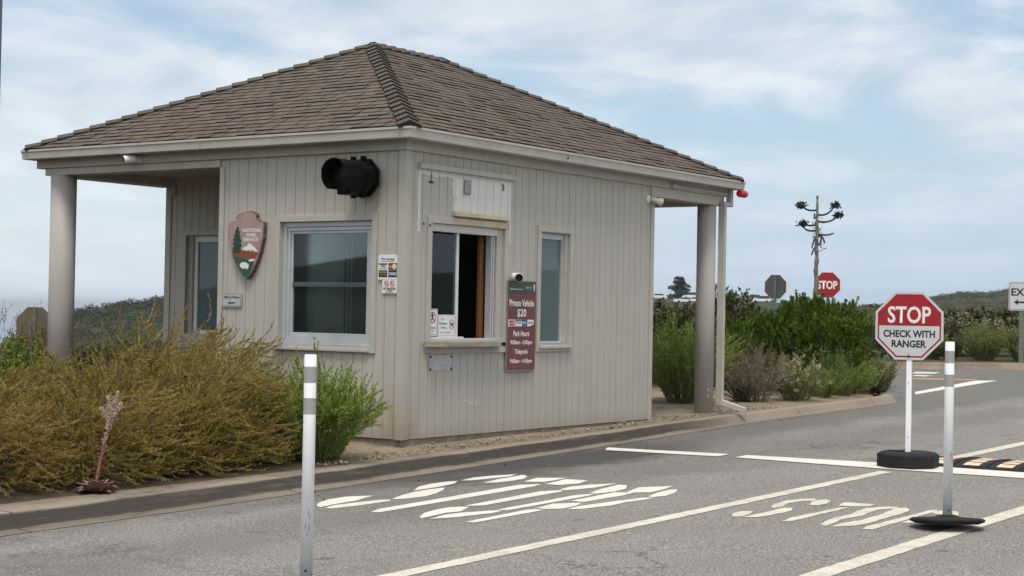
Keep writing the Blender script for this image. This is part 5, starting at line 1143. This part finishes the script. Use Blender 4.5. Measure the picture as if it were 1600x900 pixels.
dense_bush('green_bush', 'big dense bright green bush at the right end of the island', 13.45, 1.35, .98, 1.50, 1900, 'bright', 41, leaf=(.028, .046), lw=(.014, .023), ml=80, shoot=(.12, .25), low=-.8, ang=(.5, 1.05), pw=.75, up=1.3)
dense_bush('green_bush', 'small round green bush left of the big bright bush', 12.2, 2.35, .48, 1.18, 260, 'bright', 42, leaf=(.028, .045), lw=(.010, .018), ml=70, low=-.4, up=1.3)
wand_shrub('dry_shrub', 'grey dry flowering shrub with dark blades right of the downspout', 9.75, 0.62, .62, .95, 60, 'greydry', 51, leaf=(.03, .07), lw=(.004, .010), ml=46, spread=.75, stem='twig', flowers=('seed', 46, .035, .026))
wand_shrub('flowering_shrub', 'low yellowish green shrub with pale flower heads by the kerb', 10.75, .38, .68, .74, 90, 'sage', 52, leaf=(.03, .06), lw=(.005, .011), ml=56, spread=.85, flowers=('pale', 110, .034, .030))
wand_shrub('green_shrub', 'low feathery green shrub at the foot of big bright bush', 12.5, 0.42, .68, .78, 84, 'rosemary', 53, leaf=(.025, .05), lw=(.004, .008), ml=60, spread=.8)
wand_shrub('green_shrub', 'yellow green feathery shrub at the far tip of the island', 14.35, .42, .42, .74, 64, 'sage', 54, leaf=(.025, .05), lw=(.004, .008), ml=60, spread=.62, flowers=('pale', 40, .03, .026))
wand_shrub('dry_shrub', 'straggly tan and green shrub just left of the grey dry shrub', 9.4, 1.75, .6, 1.02, 54, 'brush', 55, leaf=(.03, .06), lw=(.006, .012), ml=46, spread=.8, stem='twig', flowers=('seed', 30, .04, .024))
wand_shrub('green_shrub', 'tan stalked shrub behind the low flowering shrub', 11.4, 1.5, .7, 1.02, 70, 'brush', 56, leaf=(.03, .06), lw=(.005, .010), ml=50, spread=.7, stem='twig')
# rosette of dark blades
def blades(name, label, x, y, n, ln, wd, m, seed, z=None, cat='plant', up=(.35, 1.2), base_r=.05, flat_=False):
    global rng; rng = np.random.default_rng(seed)
    t = thing(name, label, cat, (x, y, ground_z(x, y) if z is None else z)); mb = MB()
    for i in range(n):
        a = i*2.39996 + rng.uniform(-.2, .2); e = up[0] + (up[1]-up[0]) * (i/n); L_ = ln * rng.uniform(.75, 1.05) * (1 - .35*i/n); d = Vector((math.cos(a)*math.cos(e), math.sin(a)*math.cos(e), math.sin(e))); s = Vector((-math.sin(a), math.cos(a), 0)); upv = s.cross(d)
        if upv.z < 0: upv = -upv
        rows = []
        for q, w_ in ((0, .55), (.3, 1), (.65, .85), (1.0, .04)):
            c = Vector((math.cos(a), math.sin(a), 0))*base_r + d*L_*q + Vector((0, 0, -.18*L_*q*q)); w2 = wd*w_/2
            rows.append((c - s*w2 + upv*w2*.5, c, c + s*w2 + upv*w2*.5))
        b0 = len(mb.v)
        for r_ in rows: mb.v += [tuple(v) for v in r_]
        for q in range(3):
            for k in range(2): o_ = b0 + q*3 + k; mb.f.append((o_, o_+1, o_+4, o_+3))
    obj('leaves', mb.mesh(fix=False), M[m], t); return t
wand_shrub('green_shrub', 'low dusky green shrub between flowering shrub and the feathery one', 11.8, .42, .52, .60, 66, 'rosemary', 57, leaf=(.025, .05), lw=(.005, .009), ml=56, spread=.9)
wand_shrub('green_shrub', 'low lively green shrub under the right side of big bright bush', 13.3, .42, .52, .66, 66, 'lively', 58, leaf=(.025, .05), lw=(.005, .009), ml=56, spread=.85)
t = blades('yucca', 'dark spiky rosette plant at the right foot of big bush', 13.95, .32, 46, .50, .035, 'spike', 61, up=(.15, 1.4))
t = blades('yucca', 'grey green spiky rosette plant beside the downspout', 9.55, .78, 44, .66, .035, 'spike', 62, up=(.2, 1.4))
# succulent with a flower stalk
C('rosette', (0.20, 0.115, 0.095), 0.6, var=(0.30, 0.20, 0.17), vscale=14); C('stalk', (0.27, 0.06, 0.065), 0.6, var=(0.36, 0.15, 0.12), vscale=25); C('blossom', (0.62, 0.50, 0.45), 0.7)
M['rosette'] = mat('succulent_leaf', (0.17, 0.10, 0.075), 0.55, island=[(0.25, 0.15, 0.12), (0.30, 0.20, 0.17), (0.16, 0.085, 0.07)], spec=.3)
t = blades('succulent', 'pink stalked succulent rosette with pale blossoms on the kerb edge', -4.72, -.60, 40, .22, .095, 'rosette', 63, up=(.22, 1.35), base_r=.015)
rng = np.random.default_rng(64)
def bez(a, b, c, n=14): a, b, c = map(np.array, (a, b, c)); q = np.linspace(0, 1, n)[:, None]; return a*(1-q)**2 + 2*b*q*(1-q) + c*q*q
r2 = np.array([0.569, -0.822, 0]); 
mainp = bez(np.array([0, 0, .10]), np.array([0, 0, .30]) + r2*.03, np.array([0, 0, .56]) + r2*.09)
br = [bez(mainp[-1], mainp[-1] + np.array([0, 0, .08]) + r2*k1, mainp[-1] + np.array([0, 0, k3]) + r2*k2) for k1, k2, k3 in ((-.02, -.065, .13), (0.0, -.005, .22), (.02, .07, .26), (.04, .10, .17))]
st = MB().tube([tuple(p) for p in mainp], [.012 - .005*i/13 for i in range(14)], 8)
for b_ in br: st.tube([tuple(p) for p in b_], [.006 - .003*i/13 for i in range(14)], 6)
stk = obj('flower_stalk', st.mesh(), M['stalk'], t)
P_ = np.concatenate([np.repeat(b_, 5, 0) for b_ in br] + [np.repeat(mainp[9:], 5, 0)]); P_ = np.repeat(P_, 6, 0) + rng.normal(0, .008, (len(P_)*6, 3))
obj('blossom', np_mesh(*leaf_quads(P_, rng.normal(0, 1, P_.shape) + np.array([0, 0, .5]), rng.normal(0, 1, P_.shape), rng.uniform(.008, .016, len(P_)), rng.uniform(.006, .012, len(P_)))), leafmat('blossom_petals', [(0.55, 0.42, 0.37), (0.66, 0.56, 0.50), (0.45, 0.25, 0.22)], .3), t)
P_ = np.repeat(mainp[1:11], 14, 0) + rng.normal(0, .010, (140, 3)); obj('bract', np_mesh(*leaf_quads(P_, rng.normal(0, 1, P_.shape) + np.array([0, 0, .8]), rng.normal(0, 1, P_.shape), rng.uniform(.012, .026, 140), rng.uniform(.006, .012, 140))), M['stalk'], t)

# left background weeds and brush
wand_shrub('green_shrub', 'bright leafy green shrub low at left frame edge behind olive shrubs', -2.0, 3.75, .55, 1.10, 66, 'fresh', 71, leaf=(.05, .09), lw=(.022, .04), ml=34, spread=.6)
wand_shrub('weed', 'tall tangled dark weed against the sky at left frame edge', 0.42, 7.2, .55, 1.52, 26, 'greydry', 72, leaf=(.012, .03), lw=(.006, .012), ml=60, spread=.42, stem='twig', cat='weed')
wand_shrub('brush', 'dry tan brush growing over the brown sign back', 6.6, 13.9, .75, 1.42, 80, 'brush', 73, leaf=(.03, .06), lw=(.012, .02), ml=60, spread=.55, stem='twig', z=.05)
wand_shrub('weed', 'curling bare stalks rising above the brown octagonal sign', 6.3, 13.2, .5, 1.95, 10, 'brush', 74, leaf=(.015, .03), lw=(.010, .018), ml=40, spread=.35, stem='twig', z=.05, cat='weed', droop=-.03)

# shrubs behind the column and the big bush
TG = 'dark shrubs at the back of the island'
def toyon(label, x, y, r, h, n, seed, heads=0, hm='seed', z=None, m='toyon', group=TG, leaf=(.05, .085), lw=(.026, .045)):
    t = dense_bush('background_shrub', label, x, y, r, h, n, m, seed, leaf=leaf, lw=lw, ml=26, z=z, group=group, shoot=(.12, .28), low=-.3, ang=(.5, 1.3))
    if heads:
        D = sphere_dirs(heads, .05); c = D*np.array([r, r, h*.55])*rng.uniform(.95, 1.12, (heads, 1)) + np.array([0, 0, h*.45]); c = np.repeat(c, 30, 0) + rng.normal(0, .05, (heads*30, 3))
        obj('flower_heads', np_mesh(*leaf_quads(c, rng.normal(0, 1, c.shape), rng.normal(0, 1, c.shape), rng.uniform(.02, .045, len(c)), rng.uniform(.02, .04, len(c)))), M[hm], t)
    return t
toyon('dark leafy shrub with brown seed heads seen between booth and column', 14.6, 5.4, 1.1, 1.02, 420, 81, 150)
toyon('dark green shrub just right of the column with rusty seed heads', 14.3, 3.6, 1.05, 1.50, 460, 82, 140)
toyon('dark green shrub behind the small round bush', 13.4, 4.4, .9, 1.5, 380, 83, 10)
toyon('olive green shrub seen just past the booth end wall', 13.2, 7.6, 1.2, 1.02, 420, 84, 30)
toyon('low dark shrub filling the gap under the big bright bush', 14.0, 2.7, .9, 1.2, 340, 85, 0)
toyon('dark shrub behind the left half of big bright bush', 13.6, 3.2, .8, 1.7, 300, 86, 0)
toyon('low dark shrub at the back of the island, seen beside the left column', 8.2, 13.6, 1.1, .42, 260, 87, 0)
toyon('low dark shrub at the back of the island, below the far hill', 9.9, 13.2, 1.1, .42, 260, 88, 0)
toyon('low dark shrub half hidden behind the left column', 6.4, 13.9, 1.0, .40, 240, 89, 0)
# beyond the junction
FG = 'shrubs beyond the far kerb'
bedz = 0.52
for k, (lab, x, y, r, h, n, m_, fl) in enumerate((
    ('upright light green broom shrub left of the exit sign, widest', 31.3, 4.25, .85, 1.18, 120, 'sage', None), ('upright light green broom shrub against the exit sign post', 31.9, 3.35, .7, 1.12, 100, 'sage', None),
    ('upright light green broom shrub next to the right edge of big bush', 31.2, 7.6, .75, 1.5, 100, 'sage', None), ('upright green broom shrub half hidden by the ranger stop sign', 31.6, 6.9, .7, 1.35, 100, 'rosemary', None), ('small green broom shrub right beside ranger stop sign', 30.9, 5.55, .5, .85, 70, 'sage', None),
    ('low dark green shrub under the broom shrubs by the kerb', 30.6, 4.95, .45, .7, 60, 'toyon', None), ('green broom shrub low at right frame edge', 31.0, 2.75, .5, .7, 70, 'rosemary', None))):
    wand_shrub('broom_shrub', lab, x, y, r, h, n, m_, 91 + k, leaf=(.05, .09), lw=(.010, .018), ml=44, spread=.55, z=bedz, group=FG, flowers=fl)
for k, (lab, x, y, r, h, n, heads, hm, m_) in enumerate((
    ('buckwheat shrub covered in cream flower heads left of the exit sign', 34.6, 5.7, 1.1, 1.30, 340, 170, 'pale', 'toyon'), ('buckwheat shrub with cream flower heads behind exit sign', 35.6, 4.4, 1.1, 1.35, 340, 170, 'pale', 'toyon'),
    ('tan dry mound shrub right of the ranger stop sign', 33.2, 6.4, .8, .95, 260, 0, 'seed', 'brush'), ('dark green shrub behind the ranger stop sign', 33.8, 7.6, 1.2, 1.3, 380, 10, 'seed', 'toyon'), ('green shrub beyond the buckwheat, right of the ranger sign', 44.5, 9.5, 2.0, 1.30, 520, 0, 'seed', 'toyon'),
    ('dark green shrub beyond the buckwheat, behind exit sign', 46.5, 7.8, 2.0, 1.3, 520, 0, 'seed', 'toyon'), ('dark green shrub far behind the ranger stop sign', 44.0, 12.0, 2.0, 1.35, 520, 0, 'seed', 'toyon'), ('dark shrub far behind the big bright bush', 41.0, 14.0, 2.0, 1.3, 480, 0, 'seed', 'toyon'),
    ('dark shrub filling the bed behind the broom shrubs', 32.9, 8.9, 1.2, 1.2, 380, 10, 'seed', 'toyon'), ('rusty seeded shrub far behind right column', 36.0, 14.2, 1.6, 1.0, 420, 60, 'seed', 'toyon'), ('dark shrub far behind the column and small bush', 35.0, 17.0, 1.8, .95, 450, 20, 'seed', 'toyon'), ('dark shrub in the gap between booth and column', 33.0, 20.0, 1.9, .9, 450, 10, 'seed', 'toyon'))):
    toyon(lab, x, y, r, h, n, 111 + k, heads, hm, z=.012*x + .08, m=m_, group=FG, leaf=(.07, .13), lw=(.04, .07))

# dead agave stalk
C('deadwood', (0.11, 0.095, 0.08), 0.85, var=(0.20, 0.175, 0.15), vscale=10, bump=.4, bscale=30); C('darkpod', (0.03, 0.035, 0.028), 0.8)
ax, ay = 28.83, 8.19
t = thing('agave_stalk', 'tall dead agave flower stalk with curved bare arms and dark pods', 'agave', (ax, ay, .4))
rr = random.Random(5); pts = []; rad = []
for i in range(34):
    f = i/33; pts.append((r2[0]*.03*math.sin(i*1.3)*(1-f) + r2[0]*(-.04+.02*f), r2[1]*.03*math.sin(i*1.3)*(1-f), f*4.65)); rad.append((.100 - .072*f) * (1 + .16*math.sin(i*2.9) + rr.uniform(-.08, .08)))
obj('trunk', MB().tube(pts, rad, 10).mesh(), M['deadwood'], t)
S_ = 46.0/2566*4/3.0*.0 + 1/55.8/4.733   # metres per pixel of the sketch
def arm(z0_, dx, dz, pod):
    a = np.array([0, 0, z0_]); b_ = a + r2*dx*.70 + np.array([0, 0, -.07 if dz > 0 else .05]); c = a + r2*dx + np.array([0, 0, dz]); c[0] += rr.uniform(-.15, .15)
    p = bez(a, b_, c, 10); q = obj('arm', MB().tube([tuple(v) for v in p], [.030 - .008*i/9 for i in range(10)], 6).mesh(), M['darkpod'], t)
    if pod:
        g = np.random.default_rng(int(abs(dx)*100 + z0_*10)); n_ = 200; cc = c + g.normal(0, 1, (n_, 3))*np.array([.055, .055, .028]) + r2*np.sign(dx)*.03
        obj('seed_pod', np_mesh(*leaf_quads(cc, g.normal(0, 1, cc.shape), g.normal(0, 1, cc.shape), g.uniform(.06, .11, n_), g.uniform(.04, .07, n_))), M['darkpod'], q)
for z0_, dx, dz, pod in ((4.25, -.44, .12, True), (4.12, .46, .28, True), (3.93, .60, .18, True), (3.84, -.42, .03, True), (3.68, -.40, .08, False), (3.58, .40, .03, False), (4.05, -.13, .10, False), (3.52, .24, -.20, False), (3.45, -.12, -.28, False), (3.3, .16, .18, False), (3.2, -.1, -.22, False)):
    arm(z0_, dx, dz, pod)
g = np.random.default_rng(3); n_ = 90; cc = np.stack([g.normal(0, .06, n_), g.normal(0, .06, n_), g.uniform(3.1, 4.0, n_)], 1)
obj('dry_bracts', np_mesh(*leaf_quads(cc, g.normal(0, 1, cc.shape), g.normal(0, 1, cc.shape), g.uniform(.08, .18, n_), g.uniform(.02, .04, n_))), M['deadwood'], t)

# lone cypress far off
def crown_tree(name, label, x, y, z, h, w, seed, cat='tree'):
    global rng; rng = np.random.default_rng(seed)
    t = thing(name, label, cat, (x, y, z)); rr = random.Random(seed)
    obj('trunk', MB().tube([(0, 0, -.5), (.1, .05, h*.3), (.0, .15, h*.6), (.1, 0, h*.9)], [.45, .35, .25, .08], 8).mesh(), M['twig'], t)
    cs = []
    for i in range(26):
        f = i/25; zc = h*(.2 + .78*f); ww = w*(.62*(1-f)**.6 + .12); a = rr.uniform(0, 6.28); q = rr.uniform(.2, 1)
        cs.append((ww*q*math.cos(a) - r2[0]*w*.30*(f - .4), ww*q*math.sin(a) - r2[1]*w*.30*(f - .4), zc + rr.uniform(-.3, .3), ww*rr.uniform(.35, .65)))
    P_ = []; D_ = []
    for cx_, cy_, cz_, r_ in cs:
        d = sphere_dirs(170, -.35); P_.append(np.array([cx_, cy_, cz_]) + d*np.array([r_, r_, r_*.42])*rng.uniform(.5, 1.05, (170, 1))); D_.append(d)
    P_ = np.concatenate(P_); D_ = np.concatenate(D_); obj('crown', np_mesh(*leaf_quads(P_, D_ + rng.normal(0, .6, D_.shape), rng.normal(0, 1, P_.shape), rng.uniform(.35, .8, len(P_)), rng.uniform(.2, .4, len(P_)))), M['spike'], t)
    return t
crown_tree('cypress', 'lone dark windswept cypress beyond the parked cars', 382.4, 207.2, 5.4, 6.8, 4.0, 131)

# chaparral carpet between the shrubs and the hills
def carpet(name, n, azr, rr_, seed, hs, m, leaves=46):
    global rng; rng = np.random.default_rng(seed)
    az = rng.uniform(azr[0], azr[1], n); r = rr_[0] * (rr_[1]/rr_[0])**rng.uniform(0, 1, n); th = YAW - az; x = CAM.x + r*np.cos(th); y = CAM.y + r*np.sin(th)
    keep = ~((az > .07) & (az < .17) & (r > 300) & (r < 418)); az, r, x, y = az[keep], r[keep], x[keep], y[keep]; n = len(r)
    z = terrain_h(x, y, True); sz = rng.uniform(.7, 1.3, n) * np.interp(r, [55, 150, 300, 600], hs)
    x = np.repeat(x, leaves); y = np.repeat(y, leaves); z = np.repeat(z, leaves); s = np.repeat(sz, leaves); D = sphere_dirs(n*leaves, -.1)
    P_ = np.stack([x, y, z], 1) + D*np.stack([s*1.25, s*1.25, s], 1)*rng.uniform(.6, 1.05, (n*leaves, 1)); l_ = s*rng.uniform(.22, .45, len(s))
    V, F = leaf_quads(P_, D*.5 + rng.normal(0, .6, D.shape) + np.array([0, 0, .4]), rng.normal(0, 1, D.shape), l_, l_*.62)
    o = obj(name, np_mesh(V, F), M[m]); o['kind'] = 'stuff'; return tag(o, 'low dark chaparral scrub carpeting the slopes ' + ('right of the booth' if azr[0] > 0 else 'left behind the column'), 'scrub')
M['chaparral'] = leafmat('chaparral_leaf', [(0.040, 0.054, 0.020), (0.072, 0.090, 0.032), (0.105, 0.115, 0.045), (0.050, 0.062, 0.024), (0.12, 0.105, 0.055)], .1)
M['darkchap'] = leafmat('dark_chaparral_leaf', [(0.028, 0.038, 0.022), (0.046, 0.056, 0.032), (0.062, 0.070, 0.042), (0.034, 0.043, 0.025), (0.070, 0.064, 0.045)], .1)
carpet('chaparral', 4200, (.06, .36), (60, 190), 141, [.40, .38, .5, .8], 'chaparral', 40)
carpet('hill_scrub', 6500, (.05, .37), (190, 680), 143, [.4, .4, .5, .9], 'darkchap', 26)
carpet('chaparral', 9000, (-.33, -.17), (60, 320), 142, [.5, .6, .8, .9], 'darkchap', 28)

# gravel and litter
def pebbles(name, label, n, fx, seed, size, m):
    g = np.random.default_rng(seed); Vs = []; Fs = []
    base = np.array([(1,0,0),(-1,0,0),(0,1,0),(0,-1,0),(0,0,1),(0,0,-1)], float); fc = np.array([(0,2,4),(2,1,4),(1,3,4),(3,0,4),(2,0,5),(1,2,5),(3,1,5),(0,3,5)])
    for i in range(n):
        x, y, z = fx(g); s_ = size*g.lognormal(0, .45); a = g.uniform(0, 6.28); R3 = np.array([(math.cos(a), -math.sin(a), 0), (math.sin(a), math.cos(a), 0), (0, 0, 1)])
        v = (base*(1 + g.uniform(-.3, .3, (6, 1)))*np.array([1, g.uniform(.6, 1), g.uniform(.4, .7)])*s_) @ R3.T + np.array([x, y, z + s_*.25]); Fs.append(fc + len(Vs)*6); Vs.append(v)
    o = obj(name, np_mesh(np.concatenate(Vs), np.concatenate(Fs)), m); o['kind'] = 'stuff'; return tag(o, label, 'gravel')
def on_soil(g):
    x = g.uniform(-2.0, 9.0); y0 = float(np.interp(x, isl[:110, 0], isl[:110, 1])); y = y0 + abs(g.normal(0, .18)) - .02
    if 0 < x < LX and y > -.03: y = y0 + (abs(y0) - .03)*g.uniform(0, 1)
    return x, y, soil_z(x, y) + .012
M['pebble'] = mat('pebble_stone', (0.30, 0.25, 0.19), 0.9, island=[(0.28, 0.235, 0.18), (0.15, 0.12, 0.09), (0.25, 0.195, 0.145), (0.33, 0.29, 0.23)], spec=.2)
pebbles('loose_gravel', 'loose tan gravel scattered along the foot of the booth', 1100, on_soil, 201, .011, M['pebble'])
M['litter'] = mat('dry_leaf_litter', (0.10, 0.075, 0.05), 0.9, island=[(0.16, 0.12, 0.08), (0.05, 0.04, 0.03), (0.24, 0.2, 0.15)])
def on_road(g):
    if g.uniform() < .6: x = g.uniform(-8, 10); y = float(np.interp(x, foot[:90, 0], foot[:90, 1])) - abs(g.normal(0, .35)) + .1
    else: x = g.uniform(-8, 12); y = g.uniform(-8, -1)
    return x, y, .012*x + .006
pebbles('leaf_litter', 'dark specks of grit and dry litter lying on the road', 90, on_road, 202, .007, M['litter'])

# HAZE: sea air, one even volume round everything on the ground
hm = bpy.data.materials.new('sea_haze'); hm.use_nodes = True; hm.node_tree.nodes.remove(hm.node_tree.nodes['Principled BSDF'])
pv = hm.node_tree.nodes.new('ShaderNodeVolumePrincipled'); pv.inputs['Color'].default_value = (0.80, 0.87, 0.94, 1); pv.inputs['Density'].default_value = 0.00013; pv.inputs['Anisotropy'].default_value = 0.2
hm.node_tree.links.new(pv.outputs[0], hm.node_tree.nodes['Material Output'].inputs['Volume'])
hzb = obj('haze', MB().box(-251000, 251000, -251000, 251000, -106, 46).mesh(), hm); hzb['kind'] = 'stuff'; tag(hzb, 'thin pale sea haze lying over the hills and water', 'haze')
